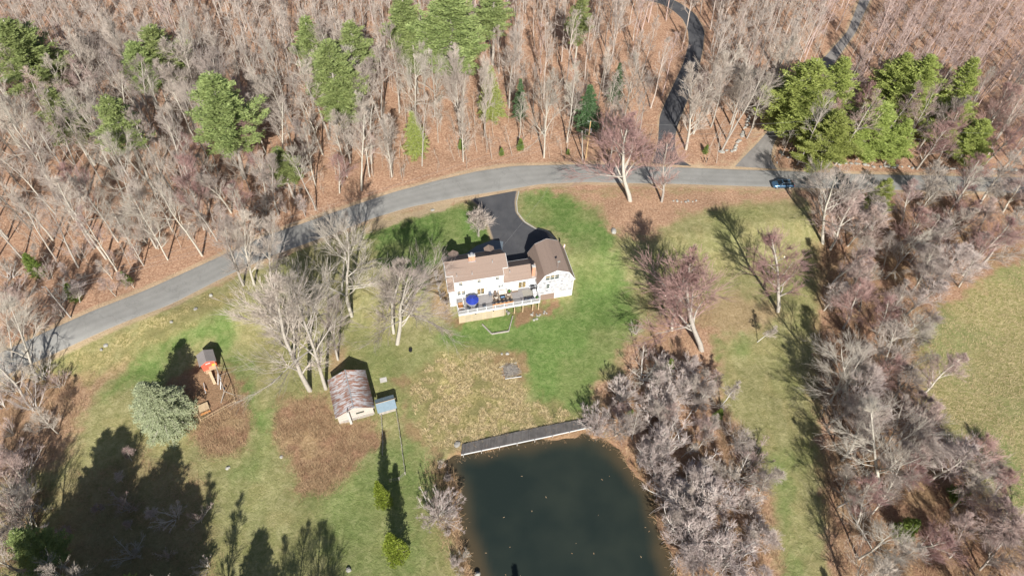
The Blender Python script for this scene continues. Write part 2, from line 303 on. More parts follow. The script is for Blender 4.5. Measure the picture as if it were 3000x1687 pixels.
REG = [  # class, polygon, softness (m), strength
 (OLIVE, vp((-60,960),(140,890),(560,705),(700,655),(860,580),(1000,540),(1170,498),(1310,475),(2000,470),(2080,620),(2060,1050),(2080,1449),(2080,1800),(-60,1800)), 1., 1),
 (LUSH, vp((912,590),(1000,558),(1085,532),(1190,512),(1225,590),(1262,650),(1120,650),(1100,720),(1050,720),(960,660)), 1.6, .95),
 (LUSH, vp((1305,490),(1330,475),(1410,480),(1500,525),(1560,570),(1555,640),(1585,720),(1610,840),(1570,900),(1510,950),(1475,1045),(1400,1055),(1335,1010),(1320,930),(1260,880),(1170,870),(1110,850),(1130,800),(1440,750),(1450,680),(1400,590),(1320,570)), 2.2, .92),
 (OLIVE, vp((1530,700),(1480,720),(1450,660),(1450,600),(1480,600)), 4, .4),
 (LUSH, vp((560,1150),(700,1150),(740,1260),(700,1449),(600,1449)), 8, .25), (LUSH, vp((1040,1100),(1120,1170),(1090,1250),(1060,1180)), 3, .6),
 (LUSH, vp((250,1000),(330,905),(450,835),(580,770),(590,830),(590,900),(640,990),(690,1030),(690,1090),(655,1180),(600,1200),(640,1100),(580,960),(520,870),(470,870),(400,960),(330,970)), 2.5, .85),
 (LUSH, vp((770,1260),(860,1200),(940,1120),(1060,1100),(1060,1400),(1090,1480),(860,1480),(800,1330)), 3., .6),
 (LUSH, vp((900,870),(1100,850),(1180,900),(1050,960),(940,940)), 4., .3),
 (LIT, vp((-60,960),(250,940),(310,915),(240,980),(200,1060),(140,1150),(-60,1230)), 2., .9),
 (DRY, vp((170,905),(560,735),(600,740),(560,770),(330,890),(230,960)), 1.5, .8),
 (BRUSH, vp((490,1050),(600,975),(625,1040),(630,1090),(600,1140),(540,1150),(480,1110)), 1., .95),
 (BRUSH, vp((700,1010),(830,1000),(850,1070),(950,1060),(960,1100),(900,1160),(830,1240),(740,1240),(730,1180),(690,1080)), 1.2, .95),
 (DIRT, vp((430,950),(490,900),(560,905),(605,960),(595,1020),(500,1055),(440,1010)), 1., .9),
 (DRY, vp((1020,960),(1100,900),(1230,880),(1310,905),(1325,1000),(1480,1052),(1300,1110),(1150,1140),(1060,1120),(1040,1050)), 1.8, .95),
 (DIRT, vp((1000,960),(1020,950),(1035,1050),(1060,1100),(1130,1150),(1100,1150),(1030,1090)), 1., .6),
 (LIT, vp((1400,478),(1500,476),(2000,474),(2000,510),(1830,520),(1720,560),(1650,600),(1560,600),(1500,520)), 1.8, .95),
 (OLIVE, vp((1650,600),(1720,540),(1990,505),(1970,700),(1880,760),(1660,720)), 2., .9),
 (LIT, vp((1700,740),(1960,750),(1990,800),(1880,850),(1750,850)), 2.5, .5),
 (LIT, vp((1620,820),(1700,800),(1850,850),(1800,990),(1900,1150),(1960,1250),(1980,1449),(1980,1600),(1740,1600),(1500,1090),(1500,1000)), 1.5, .95),
 (OLIVE, vp((1800,850),(1990,830),(2060,1000),(2075,1250),(2100,1480),(1985,1480),(1960,1250),(1900,1100),(1850,1000)), 1.5, .95),
 (LUSH, vp((1930,1150),(1985,1150),(2015,1480),(1975,1480)), 2, .5), (LUSH, vp((1840,860),(1880,860),(1880,900),(1840,900)), 2, .5),
 (BRUSH, vp((2050,620),(2300,480),(2700,480),(2700,640),(2450,700),(2335,800),(2325,1060),(2430,1180),(2560,1300),(2700,1400),(2700,1600),(2120,1600),(2085,1250),(2065,1000),(2055,850)), 2., .8),
 (FIELD, vp((2290,880),(2335,800),(2440,725),(2590,640),(2800,560),(2900,1600),(2640,1500),(2560,1350),(2440,1200),(2330,1060)), 1.6, 1),
 (LUSH, vp((2480,1130),(2560,1120),(2600,1250),(2520,1240)), 5, .35), (OLIVE, vp((2400,900),(2460,860),(2480,960),(2420,980)), 6, .5),
 (SAND, vp((912,572),(1000,543),(1170,490),(1197,500),(1160,511),(1000,560),(922,592)), .5, .9),
 (DIRT, vp((1285,790),(1370,762),(1385,795),(1300,812)), .7, .9), (DIRT, vp((1150,806),(1225,792),(1230,800),(1160,815)), .5, .6), (DIRT, vp((1388,756),(1404,756),(1404,772),(1388,772)), .5, .9),
 (DIRT, vp((1080,700),(1120,660),(1135,780),(1160,810),(1130,830),(1100,780)), 1., .7),
 (DIRT, vp((1240,890),(1310,895),(1315,955),(1250,960)), 1., .6), (SAND, vp((1760,410),(1850,405),(1900,340),(1930,300),(1900,330),(1870,412),(1760,420)), .8, .6),
 (BRUSH, vp((130,1240),(350,1120),(510,1190),(550,1480),(90,1480)), 3, .35),
 (LIT, vp((840,880),(870,880),(830,1000),(800,1010)), 2, .6),
]
def region_weights(x, y):
    n1 = (vnoise(x, y, 3.1, 1)-.5)*3.2+(vnoise(x, y, 1.0, 2)-.5)*1.8+(vnoise(x, y, .55, 15)-.5)*1.3
    W = np.zeros((8,)+x.shape, np.float32); W[LIT] = 1
    def lay(c, a):
        nonlocal W
        W *= (1-a); W[c] += a
    # worn patches everywhere in the grass
    for c, poly, soft, st in REG:
        xs = [p[0] for p in poly]; ys = [p[1] for p in poly]; mg = soft*2+4
        m = (x > min(xs)-mg) & (x < max(xs)+mg) & (y > min(ys)-mg) & (y < max(ys)+mg)
        if not m.any(): continue
        d = sdist(x[m], y[m], poly)+n1[m]*min(1.1, .55+soft*.35)
        a = np.zeros(x.shape, np.float32); a[m] = st*ss(.5-d/(2*soft)); lay(c, a)
    a = np.clip((vnoise(x, y, 6, 4)-.55)*1.4, 0, .4)*W[LUSH]; W[LUSH] -= a; W[OLIVE] += a
    a = np.clip((vnoise(x, y, 7, 5)-.5)*1.8, 0, .6)*W[OLIVE]; W[OLIVE] -= a; W[DRY] += a*.6; W[LUSH] += a*.4
    a = np.clip((vnoise(x, y, 2.5, 9)-.5)*2.2, 0, .7)*W[BRUSH]; W[BRUSH] -= a; W[DRY] += a*.5; W[LIT] += a*.5
    a = np.clip((vnoise(x, y, 8, 11)-.48)*2.2, 0, .7)*W[FIELD]; W[FIELD] -= a; W[OLIVE] += a*.5; W[LUSH] += a*.5
    a = np.clip((vnoise(x, y, 6, 6)-.55)*1.5, 0, .5)*W[DRY]; W[DRY] -= a; W[LUSH] += a*.5; W[DIRT] += a*.5
    a = np.clip((vnoise(x, y, 1.8, 12)*.6+vnoise(x, y, 5, 16)*.4-.48)*4, 0, .85)*W[DRY]; W[DRY] -= a; W[LUSH] += a*.5; W[DIRT] += a*.5
    a = np.clip((vnoise(x, y, 2.2, 13)-.6)*2.5, 0, .3)*W[OLIVE]; W[OLIVE] -= a; W[DRY] += a
    for poly, wd, c in ((road_poly, 1.1, SAND), (side_poly, .8, SAND), (up_poly, .35, SAND), (drv_poly, .5, SAND)):
        m = np.ones(x.shape, bool)
        d = sdist(x, y, poly)+n1*.12
        lay(c, .85*ss((wd-d)/.6))
    m = (x > -30) & (x < 50) & (y < 66)
    d = np.full(x.shape, 99.); d[m] = sdist(x[m], y[m], POND)+n1[m]*.4
    lay(BRUSH, .85*ss((1.6-d)/1.5)); return W

# ------------------------------------------------------------------ ground sheet
def axis(lo, hi, step, far):
    mid = np.arange(lo, hi+step, step); ext = [step*1.5]
    while sum(ext) < far: ext.append(ext[-1]*1.35)
    e = np.cumsum(ext); return np.concatenate([(lo-e)[::-1], mid, hi+step+e])
gx = axis(-168, 172, .42, 1500); gy = axis(18, 222, .42, 1500)
X, Y = np.meshgrid(gx, gy); Zg = ground(X, Y)
fine = (vnoise(X, Y, .9, 7)-.5)*.12
Wt = region_weights(X, Y)
Zg = Zg+fine*(W_ := (Wt[DRY]*1.8+Wt[BRUSH]*1.5+Wt[LIT]*.8))
for poly in (road_poly, side_poly, up_poly, drv_poly):
    d = sdist(X, Y, poly); Zg = Zg-.0*X-np.where(d < .5, fine*W_, 0)-.05*ss((.3-d)/.5)
ny, nx = X.shape
idx = np.arange(nx*ny).reshape(ny, nx)
faces = np.stack([idx[:-1, :-1], idx[:-1, 1:], idx[1:, 1:], idx[1:, :-1]], -1).reshape(-1, 4)
gme = npmesh('ground', np.stack([X, Y, Zg], -1).reshape(-1, 3), faces, True)
for nm, ch in (('mask_a', Wt[0:4]), ('mask_b', Wt[4:8])):
    at = gme.color_attributes.new(nm, 'FLOAT_COLOR', 'POINT')
    at.data.foreach_set('color', np.ascontiguousarray(np.moveaxis(ch, 0, -1).reshape(-1, 4), np.float32).ravel())
gm = bpy.data.materials.new('ground_cover'); gm.use_nodes = True; nt = gm.node_tree; N = nt.nodes; L = nt.links; b = N['Principled BSDF']
b.inputs['Roughness'].default_value = .95; b.inputs['Specular IOR Level'].default_value = .1
tc = N.new('ShaderNodeTexCoord')
def nz(scale, detail=5, rough=.7, typ='n', dist=0., stretch=None):
    t = N.new('ShaderNodeTexNoise'); t.inputs['Scale'].default_value = scale; t.inputs['Detail'].default_value = detail; t.inputs['Roughness'].default_value = rough; t.inputs['Distortion'].default_value = dist
    if stretch:
        mp = N.new('ShaderNodeMapping'); mp.inputs['Scale'].default_value = stretch; mp.inputs['Rotation'].default_value = (0, 0, .5); L.new(tc.outputs['Object'], mp.inputs[0]); L.new(mp.outputs[0], t.inputs['Vector'])
    else: L.new(tc.outputs['Object'], t.inputs['Vector'])
    return t.outputs['Fac']
def ramp(fac, stops):
    r = N.new('ShaderNodeValToRGB'); e = r.color_ramp.elements
    while len(e) < len(stops): e.new(.5)
    for q, (p, c) in zip(e, stops): q.position = p; q.color = (*c, 1)
    L.new(fac, r.inputs[0]); return r.outputs[0]
fineN = nz(2.2, 9, .85); medN = nz(.8, 9, .85, dist=.6); bigN = nz(.12, 4)
clump = nz(1.6, 6, .7, dist=1.5)
cols = [
 ramp(fineN, [(.3, (.14, .072, .045)), (.47, (.34, .20, .13)), (.58, (.50, .33, .225)), (.72, (.66, .51, .40))]),      # leaf litter
 ramp(medN, [(.28, (.05, .095, .02)), (.48, (.115, .19, .05)), (.68, (.23, .28, .105))]),                                 # lush lawn
 ramp(medN, [(.28, (.115, .13, .04)), (.48, (.245, .232, .105)), (.68, (.41, .37, .20))]),                                # olive lawn
 ramp(clump, [(.3, (.10, .085, .035)), (.44, (.20, .18, .07)), (.56, (.38, .31, .15)), (.72, (.58, .48, .28))]),           # dry tussocks
 ramp(fineN, [(.3, (.15, .085, .05)), (.55, (.29, .175, .11)), (.75, (.42, .28, .18))]),                                 # bare dirt, mulch
 ramp(fineN, [(.3, (.34, .25, .16)), (.6, (.46, .35, .235)), (.8, (.56, .46, .33))]),                                     # sandy shoulder
 ramp(fineN, [(.3, (.10, .055, .035)), (.5, (.26, .15, .095)), (.64, (.42, .27, .175)), (.78, (.56, .42, .30))]),         # brown bramble litter
 ramp(nz(1.1, 8, .75, dist=.8, stretch=(1, 2.2, 1)), [(.3, (.11, .12, .035)), (.45, (.215, .205, .08)), (.56, (.33, .285, .14)), (.7, (.52, .44, .26))]),  # hay field
]
a1 = N.new('ShaderNodeVertexColor'); a1.layer_name = 'mask_a'; a2 = N.new('ShaderNodeVertexColor'); a2.layer_name = 'mask_b'
def chan(a):
    s = N.new('ShaderNodeSeparateColor'); L.new(a.outputs['Color'], s.inputs[0]); return [s.outputs[0], s.outputs[1], s.outputs[2], a.outputs['Alpha']]
ws = chan(a1)+chan(a2); acc = None
for wgt, c in zip(ws, cols):
    v = N.new('ShaderNodeVectorMath'); v.operation = 'SCALE'; L.new(c, v.inputs[0]); L.new(wgt, v.inputs['Scale'])
    if acc is None: acc = v.outputs[0]
    else:
        ad = N.new('ShaderNodeVectorMath'); ad.operation = 'ADD'; L.new(acc, ad.inputs[0]); L.new(v.outputs[0], ad.inputs[1]); acc = ad.outputs[0]
mr = N.new('ShaderNodeMapRange'); mr.inputs[1].default_value = .3; mr.inputs[2].default_value = .7; mr.inputs[3].default_value = .82; mr.inputs[4].default_value = 1.15; L.new(bigN, mr.inputs[0])
v = N.new('ShaderNodeVectorMath'); v.operation = 'SCALE'; L.new(acc, v.inputs[0]); L.new(mr.outputs[0], v.inputs['Scale']); L.new(v.outputs[0], b.inputs['Base Color'])
bu = N.new('ShaderNodeBump'); bu.inputs['Strength'].default_value = .85; bu.inputs['Distance'].default_value = .25; L.new(clump, bu.inputs['Height']); L.new(bu.outputs[0], b.inputs['Normal'])
tag(link('ground', gme, gm), kind='structure')

def drape(name, A, B, m, dz, na=8, n=160, curvekind='structure'):
    def res(Q):
        Q = np.array([tuple(P(*q)[:2]) for q in Q]); s = np.r_[0, np.cumsum(np.hypot(*np.diff(Q, axis=0).T))]; t = np.linspace(0, s[-1], n)
        x = np.interp(t, s, Q[:, 0]); y = np.interp(t, s, Q[:, 1])
        k = np.ones(7)/7; xp = np.convolve(np.pad(x, 3, 'edge'), k, 'valid'); yp = np.convolve(np.pad(y, 3, 'edge'), k, 'valid')
        return np.stack([xp, yp], -1)
    a = res(A); c = res(B); t = np.linspace(0, 1, na)[:, None, None]; G = a*(1-t)+c*t
    z = ground0(G[..., 0], G[..., 1])+dz; prof = np.zeros(na); prof[0] = prof[-1] = -.1; z = z+prof[:, None]
    I = np.arange(na*n).reshape(na, n); f = np.stack([I[:-1, :-1], I[1:, :-1], I[1:, 1:], I[:-1, 1:]], -1).reshape(-1, 4)
    me = npmesh(name, np.concatenate([G, z[..., None]], -1), f, True); at = me.attributes.new('across', 'FLOAT', 'POINT'); at.data.foreach_set('value', np.repeat(np.linspace(0, 1, na), n).astype(np.float32))
    o = link(name, me, m); tag(o, kind='structure'); return o
drape('road', ROAD_UP, ROAD_LO, M['road'], .03, 12, 400)
drape('side_road', SIDE_L, SIDE_R, M['sideroad'], .022, 8, 200)
drape('uphill_driveway', UP_L, UP_R, M['drive'], .034, 8, 220)
DL = [(1376,583),(1404,607),(1420,640),(1432,672),(1441,705),(1450,740),(1466,790)]; DR = [(1519,556),(1511,590),(1514,622),(1536,649),(1571,669),(1606,676),(1640,745)]
drape('driveway', DL, DR, M['drive'], .038, 14, 80)
pw = MB(); _w = [V(1210,642),(V(1262,640)),(V(1266,608)),(V(1240,604)),(V(1200,618)),(V(1160,648)),(V(1170,660))]
pw.hexa([(p.x, p.y, .0) for p in _w], [(p.x, p.y, .05) for p in _w]); tag(pw.build('path', M['paver']), kind='structure')
wm = bpy.data.materials.new('pond_water'); wm.use_nodes = True; wb = wm.node_tree.nodes['Principled BSDF']
wb.inputs['Roughness'].default_value = .06; wb.inputs['IOR'].default_value = 1.33
_t = wm.node_tree.nodes.new('ShaderNodeTexCoord'); _n = wm.node_tree.nodes.new('ShaderNodeTexNoise'); _n.inputs['Scale'].default_value = .12; _n.inputs['Detail'].default_value = 3
_c = wm.node_tree.nodes.new('ShaderNodeValToRGB'); _c.color_ramp.elements[0].position = .35; _c.color_ramp.elements[1].position = .7
_c.color_ramp.elements[0].color = (.018, .026, .023, 1); _c.color_ramp.elements[1].color = (.029, .037, .030, 1)
wm.node_tree.links.new(_t.outputs['Object'], _n.inputs['Vector']); wm.node_tree.links.new(_n.outputs['Fac'], _c.inputs[0]); wm.node_tree.links.new(_c.outputs[0], wb.inputs['Base Color'])
_b = wm.node_tree.nodes.new('ShaderNodeBump'); _b.inputs['Strength'].default_value = .08; _b.inputs['Distance'].default_value = .02
_n2 = wm.node_tree.nodes.new('ShaderNodeTexNoise'); _n2.inputs['Scale'].default_value = 4; wm.node_tree.links.new(_t.outputs['Object'], _n2.inputs['Vector'])
wm.node_tree.links.new(_n2.outputs['Fac'], _b.inputs['Height']); wm.node_tree.links.new(_b.outputs[0], wb.inputs['Normal'])
wx, wy = np.meshgrid(np.arange(-30, 45.5, .75), np.arange(-10, 64.5, .75)); dd = sdist(wx, wy, POND)+(vnoise(wx, wy, 4, 33)-.5)*2
WI = np.arange(wx.size).reshape(wx.shape); wt = npmesh('water', np.stack([wx, wy, wx*0-4.78], -1).reshape(-1, 3), np.stack([WI[:-1, :-1], WI[:-1, 1:], WI[1:, 1:], WI[1:, :-1]], -1).reshape(-1, 4), True)
wa = wt.attributes.new('shallow', 'FLOAT', 'POINT'); wa.data.foreach_set('value', ss((dd+3.2)/3.2).astype(np.float32).ravel())
_a = wm.node_tree.nodes.new('ShaderNodeAttribute'); _a.attribute_name = 'shallow'; _x = wm.node_tree.nodes.new('ShaderNodeMix'); _x.data_type = 'RGBA'
wm.node_tree.links.new(_a.outputs['Fac'], _x.inputs[0]); wm.node_tree.links.new(_c.outputs[0], _x.inputs[6]); _x.inputs[7].default_value = (.075, .058, .035, 1); wm.node_tree.links.new(_x.outputs[2], wb.inputs['Base Color'])
tag(link('water', wt, wm), kind='structure')

# ================================================================== HOUSE
RZ = HA
def frame(x, y, z, rz, *a): return empty('x', (x, y, z), rz)
house = empty('farmhouse', (HO[0], HO[1], 0), HA, 'white clapboard farmhouse with brown shingle roofs, a middle wing and a gambrel barn garage', 'house')
B = lambda: MB()
# main body
w_ = B(); pm = [(0, -3.4), (0, 5.15), (3.55, 6.95), (7.86, 3.42), (7.9, -.4)]
w_.prism(pm, -4.45, 5.05, 'x')
w_.prism([(.003, -3.4), (.003, 2.6), (1.9, 4.9), (1.9, 6.1), (3.54, 6.93), (7.85, 3.4), (7.897, -.4)], -5.6, -4.452, 'x')
w_.prism([(1.9, -3.4), (1.9, 6.1), (3.54, 6.93), (7.85, 3.4), (7.897, -.4)], 5.052, 6.0, 'x')
w_.build('wall', M['clap'], house)
mw = B().prism([(.01, -3.4), (.01, 2.85), (2.1, 4.3), (4.7, 2.75), (4.7, -.4)], 6.002, 11.6, 'x'); mw.prism([(.01, -3.4), (.01, 2.85), (.995, 3.5), (.995, -3.4)], 5.054, 6.0, 'x'); mw.build('wing_wall', M['clap'], house)
r = B(); r.slab((3.55, 7.12), (-.3, 5.32), -4.5, 5.12, 'x', .15); r.slab((3.552, 7.12), (1.0, 5.927), -5.78, -4.503, 'x', .15); r.slab((3.552, 7.12), (1.0, 5.927), 5.123, 6.18, 'x', .15)
r.slab((3.548, 7.125), (8.15, 3.35), -5.78, 6.18, 'x', .15); r.slab((1.95, 5.3), (-.32, 2.75), -5.78, -4.5, 'x', .15); r.slab((1.95, 5.3), (.1, 3.22), 5.125, 6.18, 'x', .15)
r.prism([(3.35, 7.07), (3.55, 7.2), (3.75, 7.0)], -5.76, 6.16, 'x')
r.build('roof', M['shingle'], house)
r = B(); r.slab((2.1, 4.55), (-.32, 2.95), 5.13, 11.9, 'x', .14); r.slab((2.098, 4.555), (5.0, 2.78), 6.19, 11.9, 'x', .14); r.build('wing_roof', M['shingle'], house)
t = B()
def fas(p, q, a, b, d=.2): t.slab((p[0], p[1]), (q[0], q[1]), a, b, 'x', d)
t.box(-4.55, 5.17, -.36, -.302, 5.12, 5.31); t.box(-5.8, -4.5, -.38, -.325, 2.56, 2.74); t.box(5.1, 11.6, -.38, -.325, 2.76, 2.94)
t.box(-5.8, 6.2, 8.152, 8.21, 3.15, 3.35); t.box(6.2, 11.5, 5.0, 5.06, 2.58, 2.77)
for a, bb in ((-5.84, -5.785), (6.185, 6.24)):
    fas((3.55, 7.11), (1.0, 5.92), a, bb, .22); fas((3.55, 7.11), (8.15, 3.34), a, bb, .22)
fas((1.0, 5.915), (-.3, 5.31), -4.56, -4.505, .2); fas((1.0, 5.915), (-.3, 5.31), 5.125, 5.18, .2); fas((1.95, 5.29), (-.32, 2.74), -5.84, -5.785, .2)
t.box(-5.78, -4.5, .95, .997, 5.76, 5.915); t.box(5.18, 6.18, .95, .997, 5.76, 5.915)
for xx in (-4.5, 5.0): t.box(xx, xx+.1, -.02, .05, -.2, 5.1)
t.build('trim', M['trim'], house)
# dormers facing the road
for dx in (-3.45, 3.7):
    d = B(); d.prism([(dx-.8, 3.4), (dx-.8, 4.85), (dx, 5.45), (dx+.8, 4.85), (dx+.8, 3.4)], 5.2, 7.55, 'y'); f = d.build('dormer', M['clap'], house)
    d = B(); d.slab((dx, 5.62), (dx-1.0, 4.88), 4.9, 7.75, 'y', .12); d.slab((dx, 5.625), (dx+1.0, 4.88), 4.9, 7.75, 'y', .12); d.build('dormer_roof', M['shingleb'], f)
    B().box(dx-.4, dx+.4, 7.56, 7.6, 3.75, 4.8).build('window', M['glass'], f)
# chimneys
c = B().box(-1.05, .2, 3.05, 3.65, 6.2, 8.15); ch = c.build('chimney', M['brick'], house)
c = B().box(-1.1, .25, 3.0, 3.7, 8.152, 8.26); c.build('chimney_cap', M['cement'], ch)
c = B(); [c.cyl(xx, 3.35, 8.26, 8.42, .17, 10) for xx in (-.75, -.05)]; c.cyl(-.4, 3.35, 8.26, 8.75, .13, 10); c.cyl(-.4, 3.35, 8.75, 8.8, .25, 10); c.build('flue', M['metal'], ch)
c = B().box(-1.15, .3, 2.85, 3.04, 6.78, 6.95); c.build('flashing', M['metal'], ch)
c = B().box(10.78, 11.38, -.1, .45, 2.5, 5.95); ch = c.build('chimney', M['brick'], house)
B().box(10.73, 11.43, -.15, .5, 5.952, 6.06).build('chimney_cap', M['cement'], ch); c = B(); c.cyl(11.08, .18, 6.06, 6.4, .12, 10); c.build('flue', M['metal'], ch)
B().box(10.7, 11.46, -.2, -.105, 3.08, 3.3).build('flashing', M['metal'], ch)
for x_, y_, z_ in ((-3.8, .75, 5.8), (-.85, .75, 5.8), (3.4, 2.3, 6.5), (6.65, 1.3, 3.95)):
    v_ = B(); v_.cyl(x_, y_, z_, z_+.62, .06, 8); v_.cyl(x_, y_, z_, z_+.14, .13, 8, .07); v_.build('vent_pipe', M['metal'], house)
def window(x0, x1, z0, z1, y, nx_=3, nz_=2, parent=house, sash=True, amber=False, nm='window'):
    f = B(); e = .045; nx_ = min(nx_, 2)
    f.box(x0-e, x1+e, y-.05, y-.004, z1, z1+e); f.box(x0-e, x1+e, y-.08, y-.004, z0-e, z0); f.box(x0-e, x0, y-.05, y-.004, z0, z1); f.box(x1, x1+e, y-.05, y-.004, z0, z1)
    if sash: f.box(x0, x1, y-.045, y-.004, (z0+z1)/2-.04, (z0+z1)/2+.04)
    for i in range(1, nx_): xx = x0+(x1-x0)*i/nx_; f.box(xx-.012, xx+.012, y-.04, y-.006, z0, z1)
    fo = f.build(nm, M['trim'], parent)
    zm = (z0+z1)/2
    B().box(x0, x1, y-.02, y-.003, z0, zm).build('pane', M['glass'], fo); B().box(x0, x1, y-.02, y-.003, zm, z1).build('pane', M['glassamber' if amber else 'glass'], fo); return fo
for a in ((-3.55, -2.9, 3.85, 4.75, 3, 1), (0, .64, 3.95, 4.75, 3, 1), (3.55, 4.2, 3.95, 4.75, 3, 1), (-4.0, -3.37, 1.05, 2.15, 3, 0), (-3.1, -2.47, 1.05, 2.15, 3, 0)):
    window(a[0], a[1], a[2], a[3], 0, a[4], 2, amber=True)
window(4.1, 4.56, 1.5, 2.15, 0, 1, 1); window(4.68, 5.02, 1.5, 2.15, 0, 1, 1)
def slider(x0, x1, y, parent):
    f = B(); e = .08; xm = (x0+x1)/2
    f.box(x0-e, x1+e, y-.06, y-.004, 2.05, 2.15); f.box(x0-e, x1+e, y-.07, y-.004, .12, .25)
    for xx in (x0-e, xm-e/2, x1): f.box(xx, xx+e, y-.06, y-.004, .25, 2.05)
    fo = f.build('sliding_door', M['trim'], parent); B().box(x0, xm-e/2, y-.02, y-.003, .25, 2.05).build('pane', M['glassamber'], fo); B().box(xm+e/2, x1, y-.02, y-.003, .25, 2.05).build('pane', M['glassamber'], fo)
slider(-.1, 1.3, 0, house); slider(8.15, 9.6, .01, house)
for xx in (-.48, 1.68, 7.82, 9.95): B().box(xx-.06, xx+.06, -.14, -.004+(.01 if xx > 6 else 0), 1.85, 2.08).build('wall_lamp', M['black'], house)
# front door and porch side
B().box(.0, .95, 7.91, 7.96, 0, 2.05).build('front_door', M['blue'], house)
for xx in (-4.5, -2.2, 2.2, 4.2): B().box(xx, xx+.9, 7.91, 7.94, .9, 2.1).build('window', M['glass'], house)
# barn
bz = -3.4; yb0, yb1 = -1.65, 6.35
g = [(11.62, bz), (11.62, 2.75), (12.95, 4.92), (15.25, 5.95), (17.6, 4.92), (18.88, 2.75), (18.88, bz)]
bw = B().prism(g[::-1], yb0, yb1, 'y').build('barn_wall', M['peel'], house)
B().box(15.3, 18.885, yb0-.03, yb0-.002, bz, -.85).build('lower_boards', M['boards'], house)
b_ = B(); b_.slab((15.25, 6.12), (12.85, 5.05), -1.85, 6.55, 'y', .14); b_.slab((15.252, 6.115), (17.7, 5.05), -1.85, 6.55, 'y', .14)
b_.slab((12.83, 5.07), (11.42, 2.6), -1.853, 6.553, 'y', .14); b_.slab((17.72, 5.07), (19.1, 2.6), -1.853, 6.553, 'y', .14)
b_.build('barn_roof', M['shingleb'], house)
t = B()
for y0_, y1_ in ((-1.93, -1.857), (6.557, 6.62)):
    for p, q in (((15.25, 6.11), (12.85, 5.04)), ((15.25, 6.11), (17.7, 5.04)), ((12.85, 5.06), (11.42, 2.58)), ((17.7, 5.06), (19.1, 2.58))): t.slab(p, q, y0_, y1_, 'y', .22)
t.box(19.11, 19.17, -1.85, 6.6, 2.4, 2.6); t.box(11.36, 11.41, -1.85, -.35, 2.4, 2.6)
for xx in (11.6, 18.8): t.box(xx, xx+.12, yb0-.03, yb0+.05, -2.9 if xx > 15 else .1, 2.7)
t.box(15.2, 15.32, yb0-.05, yb0-.032, -3.1, -.8); t.box(12.25, 15.32, yb0-.05, yb0-.004, -.9, -.78)
t.build('barn_trim', M['trim'], house)
gd = B()
for k in range(4): gd.box(12.38, 15.2, yb0-.035, yb0-.004, -2.75+k*.47, -2.75+k*.47+.455)
gd.build('garage_door', M['door'], house)
B().box(12.3, 15.28, yb0-.12, yb0-.004, -3.2, -2.78).build('foundation', M['cement'], house)
for x0 in (13.12, 14.05, 14.98): window(x0, x0+.78, 3.45, 4.6, yb0, 1, 2, house, amber=True)
window(13.4, 14.0, .9, 2.08, yb0, 1, 2)
wv = B(); wv.tube([(15.45, -1.2, 5.9), (15.5, -1.15, 7.7)], .025, 6); wv.box(15.35, 15.85, -1.18, -1.14, 7.6, 7.95); wv.build('weather_vane', M['metal'], house)
fl = B(); fl.tube([(18.9, 6.3, 2.6), (19.1, 6.7, 3.7)], .02, 6); fl.hexa([(18.95, 6.4, 2.7), (19.3, 6.5, 2.75), (19.3, 6.52, 2.75), (18.95, 6.42, 2.7)], [(19.05, 6.6, 3.5), (19.4, 6.7, 3.4), (19.4, 6.72, 3.4), (19.05, 6.62, 3.5)]); fl.build('flag', mat('faded_pink_flag', (.6, .25, .25), .8, col2=(.7, .65, .65), scale=8), house)
# concrete step at the back left of the house
h2w = lambda x, y, z=0.: Vector((HO[0]+x*HE1[0]+y*HE2[0], HO[1]+x*HE1[1]+y*HE2[1], z))

# ================================================================== DECK
deck = empty('wooden_deck', (HO[0], HO[1], 0), HA, 'long raised grey deck with white railing behind the white farmhouse', 'deck')
d = B(); d.box(-4.45, 11.58, -3.9, -1.7, -.06, 0); d.box(-3.15, 11.58, -1.7, -.06, -.06, 0); d.box(-4.45, -3.15, -.75, -.06, -.06, 0)
d = B(); d.box(-3.15, 11.58, -3.9, -.004, -.06, 0); d.box(-4.45, -3.15, -.9, -.004, -.06, 0); d.box(-4.45, -3.15, -3.9, -3.15, -.06, 0)
d.build('deck_floor', M['deckboards'], deck)
d = B(); d.box(-4.5, 11.62, -3.98, -3.902, -.36, .02); d.box(-4.52, -4.452, -3.9, 0, -.36, .02); d.box(11.582, 11.64, -3.9, -1.7, -.36, .02); d.build('rim_joist', M['trim'], deck)
def rail(pts, h=1.0, post=1.75):
    ps = []; rl = B(); bl = B()
    for p, q in zip(pts, pts[1:]):
        p = Vector(p); q = Vector(q); L_ = (q-p).length; n_ = max(1, round(L_/post)); d_ = (q-p)/L_
        for z in (h, .12): rl.bar(p+Vector((0, 0, z)), q+Vector((0, 0, z)), .08 if z == h else .05, .05)
        for i in range(n_+1):
            c_ = p+(q-p)*i/n_; ps.append(B().box(c_.x-.06, c_.x+.06, c_.y-.06, c_.y+.06, -.02, h+.12).box(c_.x-.08, c_.x+.08, c_.y-.08, c_.y+.08, h+.121, h+.15))
        m_ = int(L_/.15)
        for i in range(1, m_): c_ = p+d_*(L_*i/m_); bl.box(c_.x-.017, c_.x+.017, c_.y-.017, c_.y+.017, .13, h-.02)
    r_ = rl.build('railing', M['trim'], deck); [p_.build('post', M['trim'], r_) for p_ in ps]; b2 = bl.build('balusters', M['trim'], r_)
rail([(-4.42, -.1, 0), (-4.42, -3.92, 0), (11.55, -3.92, 0)]); rail([(-3.15, -.15, 0), (-3.15, -3.2, 0), (-4.36, -3.2, 0)])
rail([(11.56, -3.85, 0), (11.56, -1.75, 0)], post=2.2)
st = B()
for k in range(8): st.box(-4.35, -3.25, -.95-.28*(k+1), -.95-.28*k, -.22*(k+1)-.05, -.22*(k+1))
st.build('stairs', M['orange'], deck)
